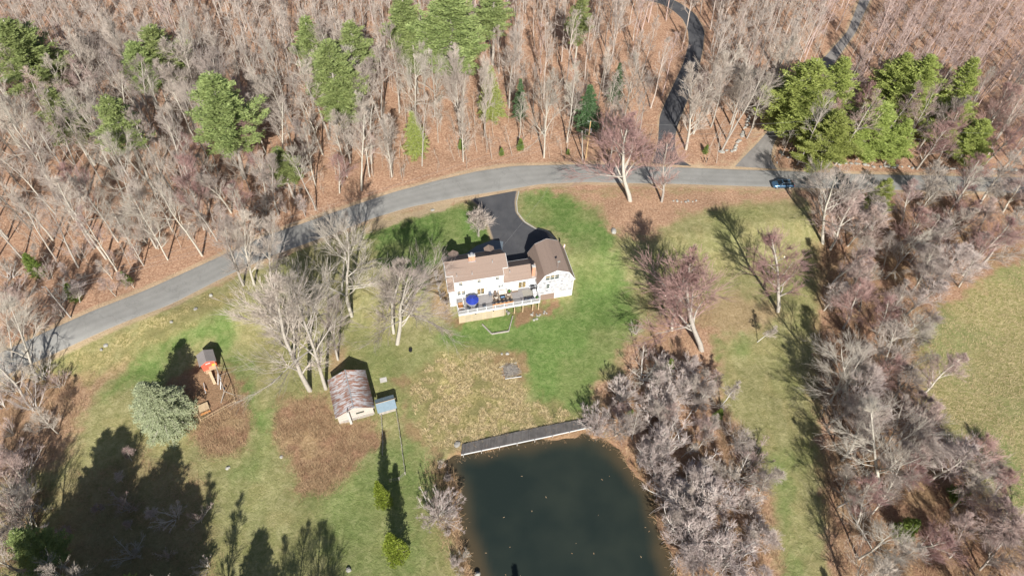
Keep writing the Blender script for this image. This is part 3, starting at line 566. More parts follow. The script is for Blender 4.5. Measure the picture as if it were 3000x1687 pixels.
sk = B(); sk.box(-4.5, 4.5, -3.85, -3.8, -3.3, -.37); sk.build('skirt', M['lattice'], deck)
for xx in (-4.46, -2.0, .3, 2.5): B().box(xx, xx+.1, -3.9, -3.851, -3.3, -.37).build('skirt_batten', M['wood'], deck)
for k in range(5): B().box(-4.36, -3.3, -3.89, -3.852, -.8-.45*k, -.68-.45*k).build('skirt_slat', M['wood'], deck)
for xx in (4.6, 6.5, 8.2, 10.2, 11.4): B().box(xx, xx+.15, -3.75, -3.6, -3.3, -.37).build('support_post', M['wood'], deck)
sp = B(); [sp.box(xx-.1, xx+.1, -4.12, -3.99, -.5, -.3) for xx in (-1.2, 2.3, 6.6)]; sp.build('floodlight', M['black'], deck)

def D(name, x, y, z, rz, label, cat, group=None): p = h2w(x, y, z); return empty(name, p, HA+rz, label, cat, group)
# umbrella
u = D('patio_umbrella', -1.5, -2.4, 0, 0, 'navy blue patio umbrella open over the table on the deck', 'umbrella')
B().cyl(0, 0, 0, 2.55, .03, 8).build('pole', M['metal'], u); B().cyl(0, 0, 0, .08, .3, 16).build('base', M['black'], u)
n8 = 8; R_ = 1.28; cv = [(0, 0, 2.52)]; cf = []
for k in range(n8): a = 2*math.pi*k/n8+.2; cv.append((R_*math.cos(a), R_*math.sin(a), 1.98))
for k in range(n8): a = 2*math.pi*(k+.5)/n8+.2; cv.append((R_*.55*math.cos(a), R_*.55*math.sin(a), 2.19)); a2 = a; cv.append((R_*.95*math.cos(a), R_*.95*math.sin(a), 1.93))
m_ = B(); m_.v = cv; m_.f = []
for k in range(n8):
    i, j, c1, c2 = 1+k, 1+(k+1) % n8, 9+2*k, 10+2*k; m_.f += [(0, i, c1), (0, c1, j), (i, c2, c1), (c2, j, c1)]
o = m_.build('canopy', M['blue'], u); mo = o.modifiers.new('thick', 'SOLIDIFY'); mo.thickness = .02
rb = B()
for k in range(n8): a = 2*math.pi*k/n8+.2; rb.tube([(0, 0, 2.5), (R_*math.cos(a), R_*math.sin(a), 1.95)], .012, 5)
rb.build('ribs', M['metal'], u)
tb = D('round_table', -1.5, -2.4, 0, 0, 'round grey patio table under the blue umbrella', 'table')
B().cyl(0, 0, .7, .74, .75, 24).build('tabletop', M['metal'], tb)
for k in range(4): a = k*math.pi/2+.4; B().tube([(.15*math.cos(a), .15*math.sin(a), .7), (.5*math.cos(a), .5*math.sin(a), 0)], .02, 6).build('leg', M['black'], tb)
def chair(x, y, rz, label, group, cm='greycush', s=1., arms=True, fr='black'):
    c = D('patio_chair', x, y, 0, rz, label, 'chair', group)
    B().box(-.26*s, .26*s, -.26*s, .26*s, .38, .46).build('seat', M[cm], c)
    B().hexa([(-.26*s, .22*s, .46), (.26*s, .22*s, .46), (.26*s, .28*s, .46), (-.26*s, .28*s, .46)], [(-.26*s, .3*s, .95), (.26*s, .3*s, .95), (.26*s, .36*s, .95), (-.26*s, .36*s, .95)]).build('backrest', M[cm], c)
    for sx in (-1, 1):
        for sy in (-1, 1): B().bar((sx*.24*s, sy*.24*s, .38), (sx*.26*s, sy*.27*s, 0), .03).build('leg', M[fr], c)
        if arms: a_ = B(); a_.bar((sx*.28*s, -.24*s, .64), (sx*.28*s, .28*s, .64), .04); a_.bar((sx*.28*s, -.22*s, .4), (sx*.28*s, -.22*s, .64), .025); a_.build('armrest', M[fr], c)
    return c
g1 = 'black chairs around the umbrella table'
chair(-.75, -3.05, 3.9, 'black patio chair beneath the umbrella, on its railing side', g1); chair(-2.35, -3.1, 2.4, 'black patio chair beneath the umbrella, nearest the deck stairs', g1)
chair(-.6, -1.75, -.7, 'black patio chair in the umbrella shadow near the glass door', g1); chair(.65, -3.2, 3.3, 'black patio chair standing alone by the railing right of the umbrella', g1)
chair(2.35, -.55, .1, 'grey patio chair with blue seat against the white wall', 'wall chairs', 'greycush'); chair(3.35, -.65, -.1, 'dark rocking style chair left of the cream sofa', 'wall chairs', 'wicker')
def sofa(name, x, y, rz, wd, label, cat, n):
    c = D(name, x, y, 0, rz, label, cat, 'cream cushioned lounge seats'); dp = .42
    f = B(); f.box(-wd/2, wd/2, -dp, dp, .05, .26); f.box(-wd/2, wd/2, dp-.1, dp, .26, .72); f.box(-wd/2, -wd/2+.12, -dp, dp-.1, .26, .58); f.box(wd/2-.12, wd/2, -dp, dp-.1, .26, .58); f.build('frame', M['wicker'], c, .02)
    iw = (wd-.28)/n
    for k in range(n):
        x0 = -wd/2+.14+k*iw; B().box(x0+.01, x0+iw-.01, -dp+.02, dp-.25, .262, .42).build('seat_cushion', M['cushion'], c, .03); B().box(x0+.01, x0+iw-.01, dp-.26, dp-.11, .3, .8).build('back_cushion', M['cushion'], c, .03)
sofa('sofa', 4.87, -.55, 0, 1.95, 'cream three-seat sofa against the white wall', 'sofa', 3)
sofa('armchair', 3.35, -1.75, 2.0, .8, 'cream armchair left of the fire table, facing the sofa', 'armchair', 1); sofa('armchair', 5.9, -1.5, -1.9, .8, 'cream armchair right of the fire table', 'armchair', 1)
ft = D('fire_table', 4.6, -1.75, 0, 0, 'low dark fire table with blue glass top in front of the sofa', 'table')
B().box(-.48, .48, -.32, .32, 0, .42).build('base', M['wicker'], ft); B().box(-.55, .55, -.38, .38, .42, .47).build('tabletop', M['black'], ft); B().box(-.36, .36, -.15, .15, .471, .49).build('burner', mat('blue_fire_glass', (.04, .13, .32), .2, col2=(.25, .4, .6), scale=14), ft)
def rug(name, x, y, wd, dp, m, label, z=.006): B_ = B().box(-wd/2, wd/2, -dp/2, dp/2, 0, .012); e = B_.build(name, m, None); e.location = h2w(x, y, z); e.rotation_euler = (0, 0, HA); tag(e, label, 'rug')
rug('outdoor_rug', 4.6, -1.75, 3.9, 2.3, mat('tan_patterned_rug', (.30, .235, .18), .95, col2=(.42, .36, .29), scale=6), 'tan patterned rug beneath the sofa and fire table')
rug('outdoor_rug', 9.7, -1.45, 2.0, 1.7, mat('grey_green_patterned_rug', (.22, .25, .24), .95, col2=(.38, .32, .26), scale=3), 'grey green patterned rug in front of the wing sliding door')
sb = D('storage_box', 7.3, -.4, 0, 0, 'brown wicker storage box with pale lid against the wing wall', 'box'); B().box(-.6, .6, -.32, .32, 0, .6).build('body', M['wicker'], sb); B().hexa([(-.64, -.36, .6), (.64, -.36, .6), (.64, .36, .6), (-.64, .36, .6)], [(-.62, -.34, .66), (.62, -.34, .66), (.62, .34, .76), (-.62, .34, .76)]).build('lid', M['cushion'], sb)
gr = D('gas_grill', 10.85, -.65, 0, 0, 'black and steel gas grill in the deck corner by the barn', 'grill')
q = B(); q.box(-.4, .4, -.28, .28, .1, .8); q.build('cabinet', M['black'], gr); q = B(); q.box(-.72, -.41, -.26, .26, .78, .82); q.box(.41, .72, -.26, .26, .78, .82); q.build('side_shelf', M['metal'], gr)
q = B(); q.tube([(-.38, 0, .85), (.38, 0, .85)], .27, 14); q.build('lid', M['black'], gr, smooth=False); B().box(-.3, .3, -.32, -.29, .9, .94).build('handle', M['metal'], gr)
cvr = D('covered_lounger', 11.0, -2.0, 0, -.1, 'white covered lounger beside the barn wall on the deck', 'lounger'); cu = M['white']
q = B(); q.hexa([(-.38, -.9, .05), (.38, -.9, .05), (.38, .9, .05), (-.38, .9, .05)], [(-.33, -.85, .5), (.33, -.85, .5), (.33, .8, .75), (-.33, .8, .75)]); q.build('cover', cu, cvr, .08); q = B(); [q.tube([(-.36, yy, .45), (0, yy, .72), (.36, yy, .45)], .03, 6) for yy in (-.4, .1, .55)]; q.build('strap', M['black'], cvr)
def potted(x, y, r0, h, label):
    p = D('potted_plant', x, y, 0, 0, label, 'plant', 'potted plants on the deck'); B().cyl(0, 0, 0, .32, .15, 12, .21).build('pot', M['terracotta'], p)
    rn = np.random.RandomState(int(x*10)); n = 160; c_ = rn.normal(0, 1, (n, 3)); c_ /= np.linalg.norm(c_, axis=1)[:, None]; c_ = c_*r0*rn.uniform(.5, 1, (n, 1))+[0, 0, h]
    u_ = rn.normal(0, 1, (n, 3)); u_ /= np.linalg.norm(u_, axis=1)[:, None]; v_ = np.cross(u_, rn.normal(0, 1, (n, 3))); v_ /= np.linalg.norm(v_, axis=1)[:, None]
    V_ = np.stack([c_-u_*.09, c_+v_*.04, c_+u_*.09, c_-v_*.04], 1); me = npmesh('foliage', V_.reshape(-1, 3), np.arange(4*n).reshape(-1, 4)); link('foliage', me, M['green'], p)
potted(6.2, -.65, .27, .55, 'potted plant between the cream sofa and wicker storage box'); potted(11.15, -3.3, .3, .6, 'potted plant in the railing corner nearest the barn')
bt = D('bar_counter', 4.3, -3.72, 0, 0, 'orange cedar bar counter along the deck railing', 'counter')
B().box(-2.1, 2.1, -.14, .14, .98, 1.03).build('countertop', M['orange'], bt)
for k in (-2, -.7, .7, 2): B().box(k-.04, k+.04, -.05, .05, 0, .98).build('leg', M['orange'], bt)
for i, xx in enumerate((2.7, 3.5, 4.3, 5.1, 5.9)):
    s_ = D('bar_stool', xx, -3.25, 0, 0, ['black bar stool at the counter end nearest the umbrella', 'black bar stool second from the counter end nearest the umbrella', 'black bar stool at the middle of the cedar counter', 'black bar stool second from the counter end nearest the barn', 'black bar stool at the counter end nearest the barn'][i], 'stool', 'black stools at the bar counter')
    B().box(-.19, .19, -.17, .17, .68, .74).build('seat', M['greycush'], s_); B().box(-.19, .19, .15, .19, .74, 1.0).build('backrest', M['black'], s_)
    for a_ in (-1, 1):
        for b_ in (-1, 1): B().bar((a_*.16, b_*.14, .68), (a_*.2, b_*.18, 0), .025).build('leg', M['black'], s_)
for i, xx in enumerate((8.9, 9.6, 10.3)):
    chair(xx, -3.2, 3.14, ['slate cushioned chair at the railing, nearest the bar counter', 'slate cushioned chair at the railing, middle of three', 'slate cushioned chair at the railing, beside the corner plant'][i], 'slate chairs along the railing', 'greycush', 1.05)

# ================================================================== SHED, LEAN-TO
def rect_frame(name, x, y, z, rz, *a): return empty(name, (x, y, z), rz, *a)
SA = rad(20.5)
shed = rect_frame('old_shed', -28.0, 60.3, -3.4, SA, 'weathered grey board shed with rusty corrugated metal roof and tall board flue', 'shed')
sp_ = [(-3.1, -.6), (-3.1, 2.35), (0, 3.85), (3.1, 2.35), (3.1, -.6)]
B().prism(sp_[::-1], -3.75, 3.75, 'y').build('wall', M['oldboards'], shed)
for sgn, n_ in ((-1, 'roof'), (1, 'roof')):
    me_v = []; n = 240
    p0 = np.array([0, 4.02]); p1 = np.array([sgn*3.42, 2.3]); ys = np.linspace(-4.0, 4.1, n); zz = .025*np.sin(np.arange(n)*math.pi/3)
    vt = []
    for tt in (0, 1):
        c_ = p0*(1-tt)+p1*tt; vt += [(c_[0], y_, c_[1]+z_) for y_, z_ in zip(ys, zz)]
    I = np.arange(2*n).reshape(2, n); f = np.stack([I[0, :-1], I[1, :-1], I[1, 1:], I[0, 1:]], -1)
    o = link('roof', npmesh('roof', vt, f if sgn < 0 else f[:, ::-1]), M['rust'], shed); o.modifiers.new('t', 'SOLIDIFY').thickness = .03
    mb_ = B(); mb_.bar((0, -4.02, 3.93), (sgn*3.4, -4.02, 2.24), .06, .16); mb_.build('bargeboard', M['oldboards'], shed)
B().box(-.08, .08, -4.0, 4.1, 4.03, 4.08).build('ridge_cap', M['metal'], shed)
o = B(); o.box(.1, 1.5, -3.79, -3.752, 1.35, 1.8); o.build('window', M['glass'], shed)
o = B(); o.box(-2.5, 3.15, -3.83, -3.754, .05, .3); o.box(-2.2, 0, -3.86, -3.754, -.45, -.05); o.box(.5, 2.9, -3.86, -3.754, -.5, -.05); o.box(.2, .35, -3.9, -3.8, -.6, .4); o.build('patch_board', M['greywood'], shed)
o = B(); o.box(-1.35, -.95, -4.4, -4.06, -.8, 3.6); fl_ = o.build('flue', M['cement'], shed)
o = B(); o.cyl(-1.15, -4.2, 3.6, 4.1, .1, 10); o.build('stovepipe', M['barkdark'], fl_)
lt = rect_frame('lean_to_coop', -21.8, 59.0, -3.45, rad(20.5), 'small coop with blue grey sheet roof beside the rusty shed', 'coop')
B().prism([(-1.1, 0), (-1.1, 1.3), (.15, 1.85), (1.2, 1.45), (1.2, 0)], -1.45, 1.5, 'x').build('wall', M['greywood'], lt)
o = B(); o.slab((.15, 2.0), (-1.4, 1.3), -1.65, 1.75, 'x', .05); o.slab((.153, 2.0), (1.35, 1.5), -1.65, 1.75, 'x', .05); o.build('roof', M['bluetin'], lt)
B().bar((-1.6, .15, 2.03), (1.95, .15, 2.03), .08, .05).build('ridge_board', M['wood'], lt)
o = tag(B().box(-.62, .62, -.5, .5, 0, .06).build('door_slab', M['cement']), 'flat grey slab lying in the grass beside the rusty shed', 'slab'); o.location = (-23.1, 64.6, gz(-23.1, 64.6)+.02); o.rotation_euler = (0, 0, rad(17))
tf = B()
def fence(name, pts, h, post, label, wire=True, m='greywood', rails=(1.,), pr=.05):
    a = Vector((*pts[0], 0)); root = empty(name, (pts[0][0], pts[0][1], gz(*pts[0])), 0, label, 'fence'); wr = B(); Z0 = root.location.z
    for p, q in zip(pts, pts[1:]):
        L_ = math.dist(p, q); n_ = max(1, round(L_/post)); prev = None
        for i in range(n_+1):
            x_ = p[0]+(q[0]-p[0])*i/n_; y_ = p[1]+(q[1]-p[1])*i/n_; z_ = gz(x_, y_)-Z0
            lx, ly = x_-a.x, y_-a.y; k = random.uniform(-.06, .06)
            B().tube([(lx, ly, z_-.2), (lx+k, ly+k, z_+h)], pr, 6).build('post', M[m], root)
            if prev:
                for r_ in rails: wr.bar((prev[0], prev[1], prev[2]+h*r_), (lx, ly, z_+h*r_), .05 if m == 'wood' or not wire else .025)
                if wire:
                    for k_ in range(1, 5): wr.bar((prev[0], prev[1], prev[2]+h*k_*.2), (lx, ly, z_+h*k_*.2), .012)
            prev = (lx, ly, z_)
    wr.build('wire' if wire else 'rail', M[m], root)
fence('wire_fence', [(-22.4, 57.2), (-21.5, 52.6), (-21.3, 50.3)], 1.1, 1.5, 'leaning post and wire fence running down from the coop, left side')
fence('wire_fence', [(-20.2, 59.3), (-18.6, 53.4), (-17.0, 47.0), (-17.9, 46.0), (-19.4, 45.6)], 1.1, 1.6, 'post and wire fence running down from the coop, right side to the cedars')

# ================================================================== PLAYHOUSE AND PEN
ph = empty('playhouse', (-55.2, 66.2, gz(-55.2, 66.2)), rad(29), 'red wooden playhouse with grey gable roof, white name board and swing beam', 'playhouse')
B().prism([(-1.25, .6), (-1.25, 2.55), (0, 3.2), (1.25, 2.55), (1.25, .6)][::-1], -1.1, 1.3, 'y').build('wall', M['red'], ph)
o = B(); o.slab((0, 3.36), (-1.5, 2.55), -1.3, 1.5, 'y', .07); o.slab((.003, 3.355), (1.5, 2.55), -1.3, 1.5, 'y', .07); o.build('roof', M['shingleb'] if 0 else M['shinglegrey'], ph)
o = B().box(-.42, .38, -1.14, -1.102, 2.28, 2.5); sg_ = o.build('name_board', M['trim'], ph)
o = B(); [o.box(-.33+k*.095, -.33+k*.095+.06, -1.15, -1.142, 2.35, 2.43) for k in range(7)]; o.build('lettering', M['black'], sg_)
B().box(.45, 1.15, -1.16, -1.104, 1.35, 1.85).build('yellow_panel', M['yellow'], ph)
o = B(); o.box(-1.0, -.2, -1.9, -1.102, .55, .62); o.box(-.2, 1.1, -2.0, -1.102, 1.3, 1.36); o.build('platform', M['wood'], ph)
B().hexa([(-.55, -1.9, 1.0), (-.1, -1.9, 1.0), (-.1, -1.85, 1.05), (-.55, -1.85, 1.05)], [(-.4, -4.3, .1), (.1, -4.3, .1), (.1, -4.25, .15), (-.4, -4.25, .15)]).build('slide', M['wood'], ph)
for x_, y_ in ((-1.2, -1.05), (1.2, -1.05), (-1.2, 1.25), (1.2, 1.25)): B().box(x_-.05, x_+.05, y_-.05, y_+.05, -.2, .62).build('leg', M['wood'], ph)
sw = B(); sw.bar((1.1, -1.1, 2.3), (1.3, -8.2, 2.3), .12); sw.build('swing_beam', M['greywood'], ph)
for x_, y_ in ((.6, -4.0), (.8, -5.2)): B().bar((x_+.6, y_+.3, 2.25), (x_-.3, y_-.6, 0), .1).build('brace', M['trim'], ph)
for x_, y_ in ((-.1, -8.5), (2.6, -8.2)): B().bar((1.3, -8.1, 2.3), (x_, y_, -.1), .09).build('leg', M['greywood'], ph)
for k in (-3, -6.2): o = B(); o.bar((1.2, k-.25, 2.25), (1.2, k-.25, .5), .02); o.bar((1.2, k+.25, 2.25), (1.2, k+.25, .5), .02); o.box(1.08, 1.32, k-.28, k+.28, .47, .5); o.build('swing', M['black'], ph)
fence('pen_fence', [(-56.5, 58.7), (-53.6, 55.1), (-48.6, 58.95), (-49.9, 61.5)], .8, 2.3, 'pale timber rail fence enclosing the mulched pen below the red playhouse', False, 'wood', (.95, .15), .04)
o = empty('playground_bench', (-53.6, 57.2, gz(-53.6, 57.2)), rad(32), 'wooden box seat inside the pen corner', 'bench'); B().box(-.85, .85, -.2, 1.3, .45, .52).build('seat', M['wood'], o); B().box(-.85, .85, -.75, -.4, .2, .26).build('step', M['orange'], o)
for sx in (-.8, .75): B().box(sx, sx+.06, -.15, 1.2, 0, .45).build('side_panel', M['greywood'], o)
o = empty('seesaw', (-54.7, 61.3, gz(-54.7, 61.3)), rad(-62), 'white balance pole with orange grip in the mulch', 'seesaw'); B().bar((-1.3, 0, .3), (1.3, 0, .75), .1).build('plank', M['trim'], o); B().box(-.15, .15, -.15, .15, 0, .5).build('stand', M['orange'], o)

# ================================================================== DOCK
dk = empty('boardwalk', (0, 55, -4.45), 0, 'long weathered grey plank boardwalk curving along the pond edge', 'boardwalk')
far = [(-7.83, 52.72), (-0.35, 54.89), (6.1, 56.6), (14.15, 58.5)]; near = [(-7.85, 50.81), (1.61, 53.3), (6.63, 54.61), (14.4, 56.75)]
def lerp_line(Q, n):
    Q = np.array(Q, float); s = np.r_[0, np.cumsum(np.hypot(*np.diff(Q, axis=0).T))]; t = np.linspace(0, s[-1], n); return np.stack([np.interp(t, s, Q[:, 0]), np.interp(t, s, Q[:, 1])], -1)
nP = 116; A_ = lerp_line(far, nP+1); B__ = lerp_line(near, nP+1); pl = B(); rn = random.Random(3)
for k in range(nP):
    j = rn.uniform(-.03, .03); z_ = .42+rn.uniform(-.008, .008); q = [A_[k], A_[k+1]-(A_[k+1]-A_[k])*.08, B__[k+1]-(B__[k+1]-B__[k])*.08, B__[k]]
    q = [(a-0, b-55+(j if i < 2 else 0)) for i, (a, b) in enumerate(q)]; zz = [z_, z_, z_-.02, z_-.02]
    pl.hexa([(a, b, c_-.05) for (a, b), c_ in zip(q, zz)], [(a, b, c_) for (a, b), c_ in zip(q, zz)])
pl.build('planks', M['dock'], dk)
o = B(); [o.bar((B__[k][0], B__[k][1]-55.05, .3), (B__[min(k+10, nP)][0], B__[min(k+10, nP)][1]-55.05, .3), .1, .2) for k in range(0, nP-4, 10)]; o.bar((14.3, 1.65, .3), (14.95, 1.85, .3), .1, .2); o.build('edge_beam', M['trim'], dk)
for k in range(2, nP, 16): B().cyl(B__[k][0], B__[k][1]-55.2, -1.2, .5, .08, 8).build('pile', M['greywood'], dk)
for k in range(2, nP, 16): B().cyl(A_[k][0], A_[k][1]-55-.2, -1.0, .38, .08, 8).build('pile', M['greywood'], dk)

# ================================================================== BRUSH PILE, BED, BORDERS, STONES
def sticks(n, rx, ry, h, L0, L1, seed, r0=.02):
    rn = np.random.RandomState(seed); S = []
    for _ in range(n):
        c_ = np.array([rn.uniform(-rx, rx), rn.uniform(-ry, ry), rn.uniform(.05, h)]); a = rn.uniform(0, 6.28); d = np.array([math.cos(a), math.sin(a), rn.uniform(-.2, .25)])*rn.uniform(L0, L1)/2
        S.append((c_-d, c_+d, r0*rn.uniform(.6, 1.6), r0*.6))
    return S
def segmesh(name, S, n=3, smooth=True):
    p0 = np.array([s[0] for s in S]); p1 = np.array([s[1] for s in S]); r0 = np.array([s[2] for s in S]); r1 = np.array([s[3] for s in S])
    d = p1-p0; d /= np.linalg.norm(d, axis=1)[:, None]+1e-9
    up = np.where(np.abs(d[:, 2:3]) < .9, np.array([[0, 0, 1.]]), np.array([[1., 0, 0]])); a = np.cross(d, up); a /= np.linalg.norm(a, axis=1)[:, None]+1e-9; c_ = np.cross(a, d)
    th = np.arange(n)*2*math.pi/n; ring = a[:, None]*np.cos(th)[None, :, None]+c_[:, None]*np.sin(th)[None, :, None]
    V_ = np.concatenate([p0[:, None]+ring*r0[:, None, None], p1[:, None]+ring*r1[:, None, None]], 1); N_ = len(S)
    k = np.arange(n); base = (np.arange(N_)*2*n)[:, None]
    f = np.stack([base+k, base+(k+1) % n, base+n+(k+1) % n, base+n+k], -1).reshape(-1, 4)
    return npmesh(name, V_.reshape(-1, 3), f, smooth)
p = P(1497, 1087); o = empty('brush_pile', p, rad(12), 'heap of cut sticks inside a broken white board frame on the dry meadow', 'brush pile')
link('sticks', segmesh('sticks', sticks(260, 1.2, 1.0, .5, .5, 2.0, 1, .025), 4), M['greywood'], o)
link('dark_sticks', segmesh('dark_sticks', sticks(120, 1.3, 1.1, .4, .6, 2.0, 2, .02), 4), M['barkdark'], o)
[B().bar(a_, b_, .1).build('frame_board', M['trim'], o) for a_, b_ in (((-1.4, -1.5, .12), (1.7, -1.55, .12)), ((-2.0, 1.1, .12), (-.6, 1.3, .12)), ((.3, 1.5, .12), (1.5, 1.6, .12)))]
[B().bar(a_, b_, .12).build('side_board', M['orange'], o) for a_, b_ in (((-1.5, 1.0, .12), (-1.5, -1.3, .12)), ((1.5, 1.6, .12), (1.6, .4, .12)))]
bd = empty('garden_bed', (-3, 77, 0), 0, 'timber edged open garden bed on the lawn below the deck', 'garden bed'); q = B()
bp = [V(1213, 817), V(1237, 841), V(1280, 834), V(1290, 796)]
for a, b_ in zip(bp, bp[1:]):
    for k, dz in enumerate((.08, .24)): q.bar(a-Vector((-3, 77, -dz)), b_-Vector((-3, 77, -dz)), .16, .15)
q.build('timber', M['greywood'], bd)
_rk = {}
def rock_mesh(i):
    if i in _rk: return _rk[i]
    bm = bmesh.new(); bmesh.ops.create_icosphere(bm, subdivisions=2, radius=1); rn = random.Random(i)
    ph_ = [rn.uniform(0, 6) for _ in range(6)]
    for v in bm.verts:
        k = 1+.18*math.sin(v.co.x*2.3+ph_[0])+.15*math.sin(v.co.y*3.1+ph_[1])+.12*math.sin(v.co.z*4+ph_[2]); v.co *= k*rn.uniform(.93, 1.05); v.co.z *= .62
    me = bpy.data.meshes.new('stone'); bm.to_mesh(me); bm.free(); me.materials.append(M['stone']); _rk[i] = me; return me
def rock(p, s, label, group=None, i=None):
    o = bpy.data.objects.new('stone', rock_mesh(random.randrange(8) if i is None else i)); C.objects.link(o); p = Vector(p); o.location = p+Vector((0, 0, s*.25)); o.scale = (s*random.uniform(.8, 1.3), s*random.uniform(.7, 1.1), s*random.uniform(.7, 1)); o.rotation_euler = (0, 0, random.uniform(0, 6)); return tag(o, label, 'stone', group)
random.seed(4)
rock(P(1030, 1150)*0+V(1703, 505), .3, 'small grey stone in the leaf litter between the red maple and its slim neighbour')
def rockrow(pts, n, s, label, group, jit=.4):
    Q = [P(*q) for q in pts]; A = lerp_line([q[:2] for q in Q], n)
    for x_, y_ in A:
        x_ += random.uniform(-jit, jit); y_ += random.uniform(-jit, jit); k_ = random.uniform(.6, 1.3); rock((x_, y_, gz(x_, y_)), s*k_, ('small ' if k_ < .8 else 'big ' if k_ > 1.1 else '')+label, group)
rockrow([(1276, 800), (1281, 830), (1286, 855), (1292, 880)], 26, .2, 'pale stone in the low wall left of the farmhouse', 'low stone wall left of the farmhouse', .15)
rockrow([(2150, 445), (2165, 420), (2180, 380), (2195, 340)], 22, .4, 'lichen-pale stone in the wall between the two upper lanes', 'stone wall between the upper lanes')
rockrow([(2105, 443), (2150, 442)], 5, .45, 'rounded boulder at the lane mouth', 'boulders at the lane mouth')
rockrow([(2285, 450), (2330, 468), (2380, 475), (2450, 478), (2550, 487), (2700, 492), (2850, 500), (2990, 500)], 52, .42, 'grey stone in the wall above the road to the right', 'roadside stone wall on the right')
rockrow([(1975, 588), (2005, 592), (2040, 590)], 7, .25, 'pale flat stone in the row on the right lawn edge', 'stones on the right lawn edge', .2)
rockrow([(1553, 923), (1600, 915), (1560, 940)], 16, .22, 'whitish rubble under the deck end', 'rubble under the deck', .5)
rockrow([(1480, 905), (1488, 918)], 4, .25, 'rounded stone beside the deck post', 'stones by the deck post', .3)
for (x_, y_), s_, lb in (((310, 1012), .45, 'grey boulder on the verge below the road, upper of the pair'), ((298, 1024), .35, 'grey boulder on the verge below the road, lower of the pair'), ((1798, 678), .7, 'square grey stump-like boulder beside the little stream'), ((618, 865), .35, 'stone at the verge left of the bare roadside trees'), ((574, 905), .4, 'long flat stone on the verge bank'), ((502, 943), .3, 'pale stone low on the verge bank'), ((668, 1370), .35, 'pale stone in the yellow grass left of the brown bramble patch'), ((825, 1338), .35, 'white stone at the edge of the brown bramble patch'), ((1022, 1668), .45, 'pale boulder at the bottom of the lower lawn'), ((1338, 1302), .55, 'broad dark flat rock at the left end of the boardwalk'), ((1470, 1037), .28, 'pale stone above the brush pile, left'), ((1487, 1036), .28, 'rusty stone above the brush pile, right'), ((1398, 1682), .5, 'round pale rock at the left pond bank'), ((1268, 617), .4, 'flat stone on the verge left of the driveway')):
    rock(P(x_, y_), s_, lb)
# driveway cobble edging
q = B()
for k, (x_, y_) in enumerate(lerp_line([tuple(P(*a)[:2]) for a in [(1520, 562), (1513, 592), (1516, 622), (1537, 650), (1571, 671), (1603, 677), (1626, 700)]], 70)):
    z_ = float(ground0(np.array(x_), np.array(y_))); q.box(x_-.1, x_+.1, y_-.1, y_+.1, z_-.05, z_+.1)
tag(q.build('cobble_edging', M['stone']), 'row of cobbles edging the right side of the black driveway', 'edging')

# ================================================================== CAR
car = empty('car', P(2291, 546)*1.0, rad(3), 'steel blue station wagon with open sunroof driving on the road', 'car'); car.location.z = gz(*car.location[:2])+.05
paint = mat('steel_blue_car_paint', (.10, .20, .33), .25, var=.03, metal=.6); M['carglass'] = mat('car_glass', (.012, .018, .022), .08)
L_ = 4.9; W_ = 1.85
prof = [(-2.42, .35), (-2.45, .62), (-2.36, .82), (-1.35, .98), (-.9, 1.0), (1.5, 1.02), (2.3, .98), (2.42, .7), (2.42, .35)]
def loft(sections, m, name, parent, sub=1):
    """sections: list of (x, halfwidth, z0, z1, crown)"""
    q = MB(); ring = []
    for x_, hw, z0, z1, tw in sections:
        b0 = len(q.v); q.v += [(x_, -hw, z0), (x_, -hw*1.0, (z0+z1)/2), (x_, -hw*tw, z1-.03), (x_, -hw*tw*.8, z1), (x_, 0, z1+.02), (x_, hw*tw*.8, z1), (x_, hw*tw, z1-.03), (x_, hw, (z0+z1)/2), (x_, hw, z0)]; ring.append(b0)
    for a, b_ in zip(ring, ring[1:]): q.f += [(a+k, a+k+1, b_+k+1, b_+k) for k in range(8)]+[(a+8, a, b_, b_+8)]
    q.f += [tuple(ring[0]+k for k in range(9)), tuple(ring[-1]+k for k in reversed(range(9)))]
    return q.build(name, m, parent, 0, True)
loft([(-2.45, .70, .35, .60, .9), (-2.36, .84, .25, .78, .92), (-1.9, .91, .22, .90, .93), (-1.1, .93, .22, .99, .94), (0, .93, .22, 1.0, .95), (1.6, .93, .22, 1.02, .95), (2.2, .90, .25, .98, .93), (2.43, .78, .35, .85, .92)], paint, 'body', car)
loft([(-1.25, .80, .95, 1.0, .95), (-.55, .80, .95, 1.38, .8), (-.3, .80, .95, 1.45, .78), (1.4, .80, .95, 1.46, .78), (1.95, .79, .95, 1.30, .8), (2.3, .76, .95, 1.0, .9)], M['carglass'], 'window', car)
q = B(); q.hexa([(-.45, -.62, 1.462), (1.45, -.62, 1.475), (1.45, .62, 1.475), (-.45, .62, 1.462)], [(-.4, -.6, 1.50), (1.4, -.6, 1.505), (1.4, .6, 1.505), (-.4, .6, 1.50)]); rf = q.build('roof', paint, car)
B().box(-.2, .75, -.36, .36, 1.507, 1.52).build('sunroof', M['black'], rf)
q = B(); [q.bar((-.35, s*.58, 1.55), (1.4, s*.58, 1.55), .04) for s in (-1, 1)]; q.build('roof_rail', M['metal'], rf)
q = B(); [q.bar((-1.15, s*.8, 1.0), (-.42, s*.64, 1.46), .06) for s in (-1, 1)]; [q.bar((x_, s*.82, 1.0), (x_, s*.64, 1.47), .06) for s in (-1, 1) for x_ in (.35, 1.25)]; q.build('pillar', paint, car)
for sx in (-1.5, 1.45):
    for sy in (-.86, .86):
        q = B(); q.tube([(sx, sy-.1, .33), (sx, sy+.1, .33)], .33, 18); wh = q.build('wheel', M['black'], car); q = B(); s_ = .103*(1 if sy > 0 else -1); q.tube([(sx, sy+s_-.005, .33), (sx, sy+s_+.005, .33)], .2, 12); q.build('rim', M['metal'], wh)
